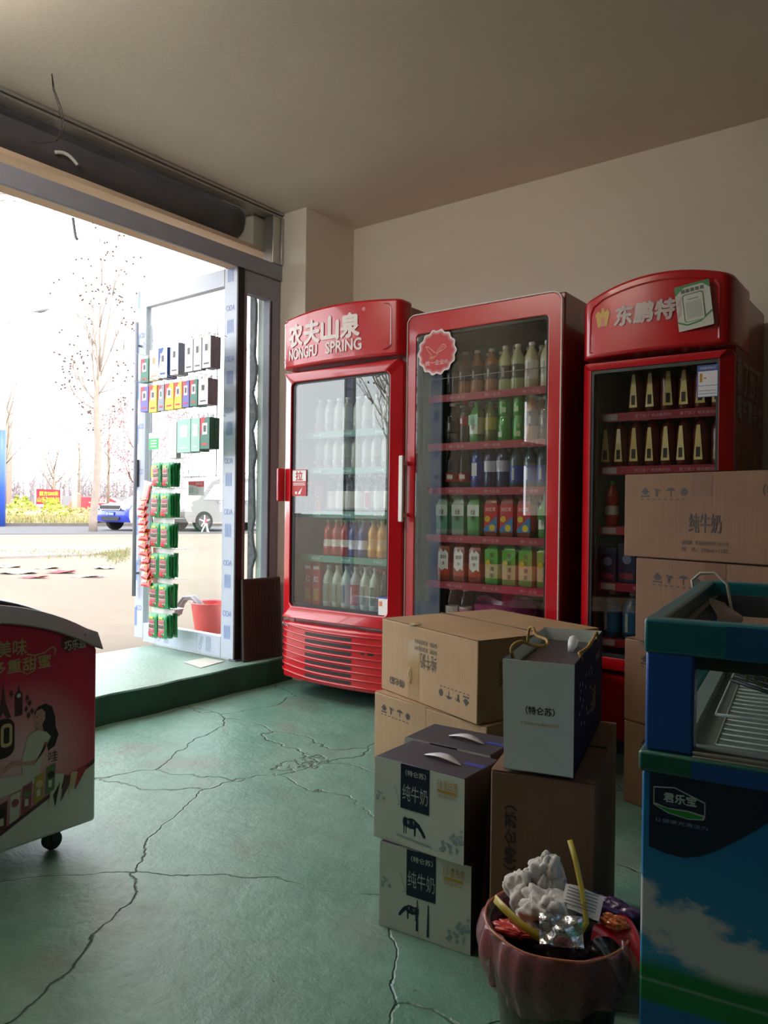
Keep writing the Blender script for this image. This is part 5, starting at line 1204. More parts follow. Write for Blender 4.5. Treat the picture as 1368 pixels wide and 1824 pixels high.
# ================================================================== WASTE BIN
BX, BYY = -.583, 1.325
bn = thing('waste_bin', 'dark mottled waste bin with a pink plastic liner folded over its rim', 'bin', (BX, BYY, 0))
M, nt, bs, tc = newmat('mottled_bin'); v = nt.nodes.new('ShaderNodeTexVoronoi'); v.inputs['Scale'].default_value = 55; nt.links.new(tc.outputs['Object'], v.inputs['Vector'])
nt.links.new(ramp(nt, v.outputs[0], [(0.1, lin('2c3a2a')), (0.5, lin('55503c')), (.8, lin('1c2a24'))]), bs.inputs['Base Color']); bs.inputs['Roughness'].default_value = .45
b = MB(); b.lathe([(.088, 0), (.090, .004), (.124, .282), (.127, .286), (.121, .284), (.086, .012), (.0, .012)], seg=48, caps=False); b.build('bin_body', M, bn, smooth=True)
linm = mat('pink_liner_film', 'b86a72', .25, .1, 20, coat=.4); 
nt = linm.node_tree; bs = nt.nodes['Principled BSDF']; bs.inputs['Alpha'].default_value = .45
b = MB(); rr = random.Random(11); ph = [rr.uniform(0, 6.28) for _ in range(6)]
def lin_(u, v):
    a_ = 2 * PI * u; wob = sum(math.sin(a_ * (4 * k + 5) + ph[k]) * .0016 / (1 + .2 * k) for k in range(6))
    droop = .092 + .020 * math.sin(a_ + 3.4)
    if v < .2: t_ = v / .2; r = .112 + .016 * t_; z = .262 + .030 * t_
    elif v < .3: t_ = (v - .2) / .1; r = .128 + .006 * t_; z = .292 - .002 * t_
    else:
        t_ = (v - .3) / .7; r = .134 + .010 * math.sin(PI * min(1, t_ * 1.1)) * (1 + .6 * math.sin(a_ + 3.6)) - .010 * t_; z = .290 - droop * t_
    return ((r + wob * (1 + 2 * v)) * math.cos(a_), (r + wob * (1 + 2 * v)) * math.sin(a_), z)
b.grid(lin_, 96, 22); b.build('bin_liner', linm, bn, smooth='all')
b = MB(); P = [(.131 * math.cos(2 * PI * k / 48), .131 * math.sin(2 * PI * k / 48), .290 + .001 * math.sin(k)) for k in range(49)]; b.tube(P, .0025, 6); b.build('liner_edge', mat('orange_rim', 'b06a48', .35, .1), bn, smooth='all')
from mathutils import noise
def crumple(name, c, r, m, label, catg, sc=(1, 1, 1), seed=1, amp=.35, n=34):
    b = MB(); so_ = Vector((seed * 3.7, seed * 1.3, seed * 7.1))
    def P(u, v):
        t_ = PI * v; p = 2 * PI * u; d = Vector((math.sin(t_) * math.cos(p), math.sin(t_) * math.sin(p), math.cos(t_)))
        q = d * 1.15 + so_; dd, _ = noise.voronoi(q + noise.noise_vector(q * 1.1) * .45)
        q2 = d * 2.3 + so_ + noise.noise_vector(d * 2 + so_) * .3; d2, _ = noise.voronoi(q2)
        k = 1.0 - amp * .75 * math.exp(-(dd[1] - dd[0]) * 7) - amp * .30 * math.exp(-(d2[1] - d2[0]) * 10) + .35 * noise.noise(d * 1.3 + so_) + .10 * noise.noise(d * 3.1 + so_)
        return (d.x * r * k * sc[0], d.y * r * k * sc[1], d.z * r * k * sc[2])
    b.grid(P, n * 2, n)
    o = b.build(name, m, loc=c, smooth='all'); tag(o, label, catg, None); return o
tis = mat('white_tissue', 'cfccc6', .85, .04, 30, bump=.2)
crumple('crumpled_tissue', (BX - .040, BYY + .045, .340), .040, tis, 'crumpled white tissue on top of the rubbish heap in the bin', 'tissue', (1, .8, 1.25), 3, .34)
crumple('crumpled_tissue', (BX - .078, BYY + .02, .312), .040, tis, 'crumpled white tissue under the topmost tissue, beside the folded yellow strap', 'tissue', (1.1, .8, 1.15), 5, .34)
crumple('crumpled_tissue', (BX - .018, BYY - .005, .300), .048, tis, 'large crumpled white tissue beside the silver foil pack in the bin', 'tissue', (1.3, .9, .95), 8, .34)
crumple('crumpled_wrapper', (BX + .005, BYY + .02, .265), .095, mat('dark_rubbish', '3a2c2c', .5, .5, 25), 'heap of dark mixed wrappers filling the waste bin', 'wrapper', (1.0, 1.0, .45), 9)
crumple('crumpled_wrapper', (BX - .05, BYY - .065, .283), .04, mat('red_foil', 'c83c34', .35, .2, 20, coat=.5), 'red wrapper under the folded yellow strap in the bin', 'wrapper', (1.2, .6, .3), 12)
crumple('crumpled_wrapper', (BX + .075, BYY + .075, .300), .05, mat('purple_foil', '3c2050', .35, .5, 25, coat=.5), 'dark purple wrapper at the far rim of the bin', 'wrapper', (1.2, .5, .6), 13)
b = MB(); b.grid(lambda u, v: ((u - .5) * .075, (v - .5) * .05, .008 * math.sin(9 * u) * math.sin(7 * v + 2) + .012 * math.sin(PI * u) * math.sin(PI * v)), 18, 14); b.grid(lambda u, v: ((u - .5) * .075, (v - .5) * .05, -.006), 18, 14, flip=True)
o = b.build('foil_pack', mat('silver_foil', 'c8c8c8', .18, .15, 40, metal=.95, bump=.5, bscale=60), loc=(BX + .038, BYY - .065, .312), smooth=True); o.rotation_euler = (R(48), 0, R(28)); tag(o, 'crinkled silver foil pack at the near rim of the bin', 'pack')
def strap(name, pts, w, m, label, nrm=(0, 0, 1)):
    b = MB(); n_ = Vector(nrm); vs = []; pts = [Vector(p) for p in pts]
    for i, p in enumerate(pts):
        t_ = (pts[min(i + 1, len(pts) - 1)] - pts[max(i - 1, 0)]).normalized(); s_ = t_.cross(n_).normalized() * w / 2; k = t_.cross(s_).normalized() * .0006
        vs += [p - s_ - k, p + s_ - k, p + s_ + k, p - s_ + k]
    fs = [(0, 1, 2, 3), tuple(4 * (len(pts) - 1) + k for k in (3, 2, 1, 0))]
    for i in range(len(pts) - 1):
        for k in range(4): fs.append((4 * i + k, 4 * i + 4 + k, 4 * i + 4 + (k + 1) % 4, 4 * i + (k + 1) % 4))
    b.add(vs, fs); o = b.build(name, m, smooth='all'); tag(o, label, 'strap'); return o
ym = mat('yellow_strapping', 'b8a43c', .4, .08, 20)
vw = Vector((.42, -.90, .1))
strap('packing_strap', [(BX - .105, BYY - .045, .315), (BX - .075, BYY - .062, .312), (BX - .04, BYY - .07, .300), (BX + .0, BYY - .072, .290), (BX + .02, BYY - .06, .282)], .015, ym, 'folded yellow packing strap lying across the near side of the bin', vw)
strap('packing_strap', [(BX + .005, BYY + .045, .425), (BX + .024, BYY + .03, .395), (BX + .046, BYY + .010, .350), (BX + .062, BYY - .01, .31), (BX + .052, BYY - .03, .285)], .010, ym, 'yellow packing strap sticking up out of the bin', vw)
b = MB(); b.grid(lambda u, v: ((u - .5) * .07, (v - .5) * .045, .006 * math.sin(5 * u)), 8, 4)
o = b.build('paper_slip', mat('white_paper', 'c9c9c4', .8, .03), loc=(BX + .045, BYY + .01, .335), smooth='all'); o.rotation_euler = (R(40), R(5), R(10)); tag(o, 'small white printed slip between tissue and strap in the bin', 'paper')
b2_ = MB(); T = Face((0, 0, .007), (1, 0, 0), (0, 1, 0))
for k in range(6): T.rect(b2_, -.028, .028, -.016 + .006 * k, -.0145 + .006 * k, 0)
b2_.build('printed_lines', dark_ink, o)
b = MB(); b.grid(lambda u, v: (BX + .075 + .125 * u, BYY - .005 + .012 * math.sin(6 * u) + .03 * u + .035 * (v - .5), .303 - .045 * u ** 2 + .010 * math.sin(8 * u + 5 * v) + .03 * (v - .5)), 20, 8)
o = b.build('plastic_wrapper', mat('red_clear_wrapper', 'b82430', .25, .3, 30, coat=.6), smooth='all'); tag(o, 'red plastic wrapper hanging out of the bin towards the blue freezer', 'wrapper')
b = MB(); b.grid(lambda u, v: (BX + .085 + .125 * u, BYY - .045 + .012 * math.sin(6 * u + 1) + .03 * u + .03 * (v - .5), .290 - .065 * u ** 2 + .010 * math.sin(9 * u + 4 * v) + .035 * (v - .5)), 20, 8)
o = b.build('plastic_wrapper', glass_mat('clear_film', 0.08, (.75, .74, .72), .12), smooth='all'); tag(o, 'clear plastic film hanging below the red wrapper at the bin', 'wrapper')
crumple('crumpled_wrapper', (BX + .10, BYY + .02, .312), .022, mat('orange_foil', 'c8642c', .35, .2, 25, coat=.5), 'small orange wrapper on the rim nearest the blue freezer', 'wrapper', (1.3, .7, .6), 21)

# ================================================================== OUTSIDE
GZ = 0.2
def far(px, d): v = fw + rt * ((px - 684) / 1355); return (v.x * d, v.y * d)
def zp(px, py, d): return 1.05 + (906 + (px - 684) * .0122 - py) / 1355 * d
tA = Vector((.43, .90)).normalized(); nA = Vector((-tA.y, tA.x)); O0 = Vector((-20.3, 12.6))
def rd(t, n): p = O0 + tA * t + nA * n; return (p.x, p.y)
def gmat(name, c1, c2, sc=1.5, gr=.25):
    M, nt, b_, tc = newmat(name); n1 = N(nt, 'ShaderNodeTexNoise', Scale=sc, Detail=6.0); nt.links.new(tc.outputs['Object'], n1.inputs['Vector'])
    n2 = N(nt, 'ShaderNodeTexNoise', Scale=sc * 14, Detail=5.0); nt.links.new(tc.outputs['Object'], n2.inputs['Vector'])
    c = ramp(nt, n1.outputs[0], [(.35, lin(c1)), (.65, lin(c2))]); c = mixc(nt, gr, c, ramp(nt, n2.outputs[0], [(.35, (.6,) * 3), (.6, (1,) * 3)]), 'MULTIPLY')
    nt.links.new(c, b_.inputs['Base Color']); b_.inputs['Roughness'].default_value = .9
    return M
b = MB(); n = 40
def gz(x): return .10 if x > -5.5 else (.10 + (GZ - .10) * min(1, (-5.5 - x) / 3.5))
b.grid(lambda u, v: (-4.15 - 95 * u ** 1.8, -70 + 170 * v, gz(-4.15 - 95 * u ** 1.8) - .002), 40, 20, flip=True)
struct('ground', b, gmat('beige_concrete_apron', '6f6355', '665a4d', .35, .18), smooth='all')
def strip(name, t0, t1, n0, n1, z, m, th=.0):
    p = [rd(t0, n0), rd(t1, n0), rd(t1, n1), rd(t0, n1)]
    b = MB(); vs = [(q[0], q[1], z) for q in p] + [(q[0], q[1], z - .25) for q in p]
    b.add(vs, [(0, 1, 2, 3), (0, 4, 5, 1), (1, 5, 6, 2), (2, 6, 7, 3), (3, 7, 4, 0)]); return struct(name, b, m)
strip('road', -90, 90, 0, 8.4, GZ + .012, gmat('asphalt', '444347', '4a494c', .5, .2))
strip('kerb', -90, 90, 8.4, 8.65, GZ + .13, mat('kerb_stone', '6a625c', .9, .1, 4))
strip('verge', -90, 90, 8.65, 60, GZ + .10, gmat('dry_verge', '726850', '666a48', 1.2, .4))
# worn low kerb with weeds in the forecourt
b = MB(); K = [(-15.2, 4.6), (-14.4, 7.13), (-13.7, 8.5), (-13.1, 9.0)]; K2 = [(-12.9, 3.6), (-11.88, 5.88), (-11.6, 7.2), (-12.3, 8.4)]
vs = [(x, y, GZ + .05) for x, y in K] + [(x, y, GZ + .03) for x, y in K2] + [(x + .05, y - .02, GZ - .05) for x, y in K2] + [(x, y, GZ - .05) for x, y in K]
b.add(vs, [(0, 4, 5, 1), (1, 5, 6, 2), (2, 6, 7, 3), (4, 8, 9, 5), (5, 9, 10, 6), (6, 10, 11, 7), (3, 7, 11, 15)]); b.m[-7:] = [0, 0, 0, 1, 1, 1, 1]
struct('kerb', b, [gmat('pale_slab', '766c60', '6c6454', .8, .2), mat('speckled_kerb', '746c66', .9, .3, 60)])
b = MB(); rr = random.Random(2)
for k in range(1300):
    t_ = rr.random(); px = rr.uniform(0, 232) if k % 3 else rr.uniform(190, 228); d0 = rr.gauss(13.2, .45) if px < 190 else rr.gauss(13.2, .8); x, y = far(px, d0); hh = rr.uniform(.03, .09)
    a_ = rr.uniform(0, PI); b.add([(x, y, GZ - .01), (x + .03 * math.cos(a_), y + .03 * math.sin(a_), GZ - .01), (x + .05 * math.cos(a_ + 1), y + .04 * math.sin(a_), GZ - .01 + hh)], [(0, 1, 2)], k % 2)
tag(b.build('dry_weeds', [mat('straw', '7c6e50', .9, .2), mat('weed_green', '666c44', .9, .2)]), 'dry weeds growing along the worn kerb outside', 'weeds', kind='stuff')
# scraps of rubbish on the forecourt
scr = [(38, 1020, 9.9, .34, .14, 'e2d8d2', 'large flat white scrap lying among torn red paper outside'), (65, 1027, 9.7, .30, .06, 'c04850', 'long torn red scrap of paper beside the white scrap outside'), (115, 1019, 10.0, .30, .09, 'b83040', 'dark red paper scrap at the end of the rubbish trail outside'),
       (20, 1010, 10.2, .25, .10, 'd8a098', 'faded pink paper scrap, first in the rubbish trail outside'), (90, 1012, 10.2, .26, .10, 'd8b090', 'tan paper scrap behind the white one outside'), (160, 1025, 9.8, .4, .05, 'd0a0a0', 'thin pale pink scrap on the bare concrete outside'), (188, 1012, 10.4, .22, .08, 'e4e0da', 'small white wrapper near the weeds outside'), (10, 1008, 10.4, .06, .05, 'f0f0ee', 'tiny white paper ball beside the green weeds outside')]
for px, py, d_, w_, h_, c_, lab in scr:
    x, y = far(px, (1.05 - GZ) / ((py - (906 + (px - 684) * .0122)) / 1355)); b = MB(); rr = random.Random(int(px))
    b.grid(lambda u, v: ((u - .5) * w_ * (1 + .3 * math.sin(4 * v + px)), (v - .5) * h_ * 2.4 * (1 + .3 * math.sin(5 * u)), .012 + .012 * math.sin(7 * u + px) * math.cos(6 * v)), 8, 5)
    o = b.build('paper_scrap', mat('scrap_' + c_, c_, .8, .1), loc=(x, y, gz(x))); o.rotation_euler.z = R(36.9); tag(o, lab, 'scrap', 'paper scraps on the forecourt')

# bare trees
def bare_tree(loc, trunk_pts, trunk_r, boughs, m, label, balls=0, seed=1, twig=3, ballc='5a4a40', spread=.45, name='bare_tree', segl=.9, blossom=None):
    rr = random.Random(seed); t = thing(name, label, 'tree', loc)
    b = MB(); b.tube(trunk_pts, trunk_r, 10); b.build('trunk', m, t, smooth='all')
    tips = []; bb = MB()
    def grow(p, d, L, r, lev):
        n = 4; pts = [p]; q = Vector(p); dd = Vector(d)
        for i in range(n):
            dd = (dd + Vector((rr.gauss(0, .09), rr.gauss(0, .09), .10 + rr.gauss(0, .05)))).normalized(); q = q + dd * L / n; pts.append(q.copy())
        bb.tube(pts, [r * (1 - .16 * i) for i in range(n + 1)], 5 if lev > 1 else 4)
        tips.append(q.copy())
        if lev <= 0: return
        for i in range(3 if lev > 1 else 2):
            s_ = pts[rr.randint(1, n)]; e = (dd + Vector((rr.gauss(0, spread), rr.gauss(0, spread), rr.gauss(.05, spread * .6)))).normalized(); grow(s_, e, L * rr.uniform(.5, .75), r * .5, lev - 1)
    for p, d, L, r in boughs: grow(Vector(p), Vector(d).normalized(), L, r, twig)
    br = bb.build('branches', m, t, smooth='all')
    if balls:
        b = MB()
        for k in range(balls): q = rr.choice(tips) + Vector((rr.gauss(0, .12), rr.gauss(0, .12), rr.gauss(-.05, .12))); b.ball(q, .036, 6, 4)
        o = b.build('seed_balls', mat('seed_ball', ballc, .9, .2), t, smooth='all'); o['kind'] = 'stuff'
    if blossom:
        b = MB()
        for k in range(blossom[1]):
            q = rr.choice(tips) + Vector((rr.gauss(0, .22), rr.gauss(0, .22), rr.gauss(0, .2))); s_ = blossom[2]; a_ = rr.uniform(0, 6.28)
            b.add([q, q + Vector((s_ * math.cos(a_), s_ * math.sin(a_), s_ * .3)), q + Vector((s_ * math.cos(a_ + 1.4), s_ * math.sin(a_ + 1.4), s_))], [(0, 1, 2)])
        o = b.build('blossom', mat('blossom_' + blossom[0], blossom[0], .8, .15), t); o['kind'] = 'stuff'
    return t
bark = mat('pale_plane_bark', '94867a', .9, .12, 6); twigm = mat('tan_twig', '8a7868', .9, .12, 6); greyt = mat('grey_twig', 'a09488', .9, .12, 6)
d_ = 24.4
def tp_(px, py, dd=0): x, y = far(px, d_ + dd); return (x, y, zp(px, py, d_ + dd))
B0 = tp_(166, 948)
def rel(p): return tuple(a_ - c_ for a_, c_ in zip(p, B0))
tk = [rel(tp_(166, 950)), rel(tp_(166, 925)), rel(tp_(171, 870)), rel(tp_(174, 800)), rel(tp_(171, 750)), rel(tp_(169, 715)), rel(tp_(171, 690)), rel(tp_(174, 660))]
bg_ = []
def bough(p0, p1, L, r, dd=0): a_ = Vector(rel(tp_(*p0))); c_ = Vector(rel(tp_(*p1, dd))); bg_.append((a_, c_ - a_, L, r))
bough((170, 700), (155, 640), 2.2, .045, .3); bough((172, 690), (165, 600), 2.6, .05, -.3); bough((174, 660), (178, 560), 2.8, .05, .2); bough((174, 665), (192, 570), 2.5, .045, -.4); bough((172, 680), (205, 620), 2.1, .035, .34)
bough((168, 715), (110, 650), 1.8, .04, .4); bough((168, 730), (100, 690), 1.5, .03, -.5); bough((172, 705), (235, 640), 1.7, .03, .3); bough((172, 770), (225, 745), .9, .02); bough((174, 760), (120, 700), 1.2, .022, .5); bough((174, 700), (215, 690), 1.2, .025, -.6); bough((173, 780), (150, 740), .7, .015)
t1 = bare_tree(B0, tk, [.14, .125, .115, .11, .10, .095, .08, .06], bg_, bark, 'tall bare plane tree with dark seed balls, in front of the blue and white car', balls=210, seed=4, twig=3, spread=.33)
def simple_tree(px, d, base_y, top_y, label, seed, m=twigm, bl=None, r=.12, spread=.5):
    x, y = far(px, d); z0 = GZ + .08; H = zp(px, top_y, d) - z0; rr = random.Random(seed)
    bo = [((0, 0, H * f), (rr.gauss(0, .6), rr.gauss(0, .6), .9), H * .35, r * .35) for f in (.3, .36, .42, .48, .55, .6)]
    return bare_tree((x, y, z0), [(0, 0, -.2), (.03, 0, H * .3), (0, .04, H * .62)], [r, r * .8, r * .4], bo, m, label, seed=seed, twig=2, spread=spread, blossom=bl)
simple_tree(95, 36, 892, 775, 'small bare tree rising behind the red banner', 21, r=.10)
simple_tree(8, 34, 890, 650, 'thin bare tree beside the blue and white pole', 22, r=.08, spread=.6)
simple_tree(192, 40, 888, 660, 'slender pale tree behind the tall plane tree', 23, r=.08)
simple_tree(252, 33, 880, 740, 'reddish plum tree in early blossom beyond the car', 24, mat('plum_bark', '8a5a54', .9, .1), ('c08a90', 1500, .10), .12, .6)
simple_tree(470, 30, 900, 560, 'bare tree with seed balls seen through the narrow side window', 25, bark, r=.12)
simple_tree(140, 60, 880, 690, 'faint tall tree far off beside the white post', 26, r=.1)
# trees that stand further along the street (they also show in the cooler glass)
for k, (x, y, H, lab) in enumerate(((-13.5, -13, 8, 'bare tree along the street, reflected in the first cooler'), (-16, -6, 8, 'bare tree down the street past the forecourt'), (-24, -26, 9, 'large bare tree far down the street'))):
    rr = random.Random(k); bo = [((0, 0, H * f), (rr.gauss(0, .7), rr.gauss(0, .7), .8), H * .3, .05) for f in (.32, .36, .4, .45, .5, .55, .6)]
    bare_tree((x, y, .15), [(0, 0, 0), (.05, 0, H * .3), (0, .05, H * .6)], [.14, .12, .05], bo, bark, lab, seed=30 + k, twig=2, balls=60)
# distant woodland, haze painted into its pale twig colour, and long low wall
b = MB(); rr = random.Random(8)
for k in range(900):
    px = rr.uniform(-400, 800); d = rr.uniform(70, 95); x, y = far(px, d); H = rr.uniform(2.5, 5.5)
    b.tube([(x, y, 0), (x + rr.gauss(0, .3), y, H * .6), (x + rr.gauss(0, .6), y + rr.gauss(0, .5), H)], [.09, .05, .02], 4)
    for q in range(4): z = H * rr.uniform(.35, .8); b.tube([(x, y, z), (x + rr.gauss(0, .9), y + rr.gauss(0, .9), z + rr.uniform(.3, 1.2))], [.04, .012], 3)
tag(b.build('woodland', mat('haze_tinted_twigs', '8e8284', .95, .1, .5), smooth=True), 'pale haze-tinted woodland along the horizon beyond the road', 'woods', kind='stuff')
b = MB(); 
for k in range(40):
    p0 = far(-400 + 32 * k, 66); p1 = far(-400 + 32 * k + 30, 66); z = 1.4 + .5 * math.sin(k * 1.7)
    b.add([(p0[0], p0[1], 0), (p1[0], p1[1], 0), (p1[0], p1[1], z), (p0[0], p0[1], z), (p0[0] - .5, p0[1] + .6, z), (p1[0] - .5, p1[1] + .6, z)], [(0, 1, 2, 3), (3, 2, 5, 4)])
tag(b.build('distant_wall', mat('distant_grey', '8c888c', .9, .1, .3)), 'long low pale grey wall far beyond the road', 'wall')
# hedge on the median
def shrub(px, d, w, h, c1, c2, label, n_=700, seed=1, base=GZ + .10):
    rr = random.Random(seed); x, y = far(px, d); b = MB()
    for k in range(n_):
        th = rr.uniform(0, 2 * PI); ph_ = math.acos(rr.uniform(0, 1)); q = rr.uniform(.75, 1.02) * (1 + .12 * math.sin(3 * th + seed) * math.sin(4 * ph_)); c = Vector((w / 2 * q * math.sin(ph_) * math.cos(th), w / 2 * q * math.sin(ph_) * math.sin(th), h * q * math.cos(ph_) * .95 + .05))
        s_ = rr.uniform(.04, .09); e = Vector((rr.gauss(0, 1), rr.gauss(0, 1), rr.gauss(0, 1))).normalized() * s_; f_ = Vector((rr.gauss(0, 1), rr.gauss(0, 1), rr.gauss(0, 1))).normalized() * s_
        b.add([c - e, c + f_, c + e, c - f_], [(0, 1, 2, 3)], 0 if rr.random() < .7 else 1)
    b.ball((0, 0, h * .42), w * .42, 12, 7, 1, (1, 1, h / w * 1.05))
    o = b.build('shrub', [mat('leaf_' + c1, c1, .8, .15, 5), mat('leaf_' + c2, c2, .8, .15, 5)], loc=(x, y, base)); tag(o, label, 'shrub', 'shrubs on the road median'); return o
sh_ = [(40, 33, 1.3, 1.05, 'a8b43c', '8c9040', 'round yellow-green shrub beside the red banner'), (93, 33, 1.1, .98, 'b0bc3c', '90943c', 'round yellow-green shrub in front of the red banner'), (25, 32, 1.5, .72, '9ca84c', 'a8986a', 'low olive shrub below the first round shrub'), (62, 31.6, 1.7, .66, 'a8b048', 'b09c74', 'low yellow-green shrub below the banner'), (105, 31.6, 1.6, .66, 'aab444', 'a89468', 'low yellow-green shrub beside the white post'), (145, 32, 1.8, .62, 'b4a86c', 'a89468', 'low straw-coloured shrub next to the plane tree trunk'), (-30, 32, 2.0, .7, 'a8a45c', 'a89468', 'low straw shrub beyond the blue pole'), (200, 33, 1.8, .6, 'b0a468', 'a89468', 'low straw shrub behind the car')]
for k, a_ in enumerate(sh_): shrub(*a_, seed=k + 1)
b = MB(); rr = random.Random(9)
for k in range(3200):
    px = rr.uniform(-60, 168); x, y = far(px, rr.uniform(30.3, 31.6)); a_ = rr.uniform(0, PI); hh = rr.uniform(.12, .42)
    b.add([(x, y, GZ + .1), (x + .03 * math.cos(a_), y + .03 * math.sin(a_), GZ + .1), (x + rr.gauss(0, .10), y + rr.gauss(0, .06), GZ + .1 + hh)], [(0, 1, 2)], k % 2)
tag(b.build('dry_grass', [mat('straw_dry', 'c0ac84', .9, .2), mat('olive_grass', '9a9c60', .9, .2)]), 'dry straw grass in front of the shrubs on the median', 'grass', kind='stuff')
# banner
x, y = far(88, 34.3); bnr = thing('roadside_banner', 'red roadside banner with yellow lettering behind the shrubs', 'banner', (x, y, GZ + .1), R(36.9))
b = MB(); b.prism([(-.60, .62), (.50, .58), (.50, 1.42), (-.60, 1.46)], 'y', 0, .03); b.build('banner_sheet', mat('banner_red', 'b4283a', .7, .06), bnr)
b = MB(); F = Face((0, 0, 0)); F.text(b, '前方500米', -.03, 1.25, .20, .85, 0, bold=.008); F.text(b, '山头加油站', -.05, .98, .22, 1.0, 0, bold=.008); F.rect(b, -.58, -.25, .63, .76, 1); F.text(b, 'LNG', -.42, .69, .09, None, 2)
b.build('lettering', [mat('banner_yellow', 'e0c830', .7, .04), whitebox, blue], bnr)
for xx in (-.63, .53): b = MB(); b.tube([(xx, .02, 0), (xx - .02, .02, 1.5)], .03, 6); b.build('banner_post', whitebox, bnr, smooth='all')
# red flatbed behind the trees
x, y = far(172, 41); rv = thing('farm_trailer', 'red farm trailer with white markings parked beyond the white post', 'trailer', (x, y, GZ + .1), R(34))
b = MB(); b.prism([(-1.2, .45), (1.6, .45), (1.6, .8), (.9, 1.15), (-.6, 1.2), (-1.2, .7)], 'y', -.5, .34); b.build('trailer_body', mat('faded_red_paint', 'b03a44', .5, .15, 3), rv, bevel=.03)
b = MB(); F = Face((0, -.5, 0)); F.rect(b, -.2, 1.1, .86, .92, 0, .01); F.text(b, '农机', .65, 1.0, .26, None, 0, e=.012, bold=.01); b.build('trailer_marking', whitebox, rv)
for xx in (-.7, 1.1):
    b = MB()
    P = [(xx + .26 * math.cos(2 * PI * k / 16), .26 + .26 * math.sin(2 * PI * k / 16)) for k in range(16)]; b.prism(P, 'y', -.54, -.40); b.build('wheel', black, rv)
x, y = far(122, 39); o = MB(); o.prism([(-.5, 0), (.45, 0), (.45, 1.35), (.30, 1.4), (.05, .9), (-.3, .3)], 'y', 0, .5); o = o.build('tarpaulin_heap', mat('orange_tarp', 'c07a68', .8, .1), loc=(x, y, GZ + .1), rz=R(36), bevel=.05); tag(o, 'faded orange tarpaulin heap leaning by the white post', 'tarpaulin')
# posts and street lamp
x, y = far(132.5, 33.6); b = MB(); b.tube([(0, 0, 0), (0, 0, 7.5)], .12, 12); tag(b.build('white_post', mat('white_post_paint', 'd8d8dc', .5, .03), loc=(x, y, GZ + .1), smooth='all'), 'plain round white post standing among the median shrubs', 'post')
x, y = far(-4, 28.5); pl = thing('utility_pole', 'thick white pole with a blue painted base at the picture edge', 'pole', (x, y, GZ)); b = MB(); b.tube([(0, 0, 3.6), (0, 0, 9)], .26, 20); b.build('upper_pole', mat('pole_white', 'dcdce0', .5, .03), pl, smooth='all')
b = MB(); b.tube([(0, 0, 0), (0, 0, 3.6)], .262, 20); b.build('painted_base', mat('pole_blue', '3a5cc0', .45, .05), pl, smooth='all')
d = 34; x, y = far(3, d); lm = thing('street_lamp', 'grey street lamp with a single slanting arm above the plane tree', 'street lamp', (x, y, GZ)); H = zp(3, 578, d) - GZ
e = Vector(far(56, d)) - Vector((x, y)); zr = zp(56, 556, d) - GZ; b = MB(); b.tube([(0, 0, 0), (0, 0, H)], [.10, .05], 8); b.build('lamp_post', mat('lamp_grey', 'c4c4c8', .5, .03), lm, smooth='all')
b = MB(); b.tube([(0, 0, H), (e.x * .5, e.y * .5, H + (zr - H) * .55), (e.x, e.y, zr)], .035, 6); b.build('lamp_arm', MC['lamp_grey'], lm, smooth='all')
b = MB(); c = Vector((e.x * 1.28, e.y * 1.28, zr + .10)); b.ball((0, 0, 0), .40, 14, 8, 0, (1.0, .42, .22)); lh = b.build('lamp_head', mat('lamp_head_grey', 'a8a8b4', .4, .05), lm, smooth='all'); lh.location = c; lh.rotation_euler = (0, R(-14), R(36.9))
b = MB(); b.ball((0, 0, -.05), .24, 12, 6, 0, (1.0, .5, .3)); q = b.build('lens', mat('lamp_lens', '7c7c80', .3, .05), lh, smooth='all')
# gas-station like steel canopy, far left
x, y = far(12, 55); gc = thing('steel_canopy', 'pale steel canopy frame on a post, high above the street lamp', 'canopy', (x, y, GZ), R(36.9)); zt_ = zp(12, 345, 55) - GZ; z2 = zp(12, 410, 55) - GZ
b = MB(); b.tube([(0, 0, 0), (0, 0, zt_)], .35, 8); b.build('post', mat('canopy_pink', 'c8b0a8', .6, .05), gc, smooth='all')
b = MB(); b.tube([(-5, 0, zt_ + .2), (1.2, 0, zt_), (3.4, 0, zt_ - .5)], .16, 6); b.tube([(-5, 0, zt_ - .9), (0, 0, zt_ - .4), (1.8, 0, zt_ - .8)], .12, 6); b.tube([(.3, 0, z2), (4.5, 0, zt_ - .6)], .06, 5); b.box(-5, .6, -.8, .8, zt_ + .3, zt_ + 1.5); b.build('beams', mat('canopy_beam', 'b8aca8', .6, .05), gc)
# overhead wires
for k, (py0, py1, lab) in enumerate(((818, 824, 'upper'), (833, 836, 'lower'))):
    p0 = far(-200, 50); p1 = far(360, 50); b = MB(); P = []
    for i in range(13):
        t_ = i / 12; P.append((p0[0] + (p1[0] - p0[0]) * t_, p0[1] + (p1[1] - p0[1]) * t_, zp(80, py0 + (py1 - py0) * t_, 50) - .5 * math.sin(PI * t_) * .6))
    b.tube(P, .02, 4); tag(b.build('overhead_cable', mat('cable_grey', '8c8488', .7, .05), smooth='all'), '%s of the two dark overhead cables beyond the road' % lab, 'cable')

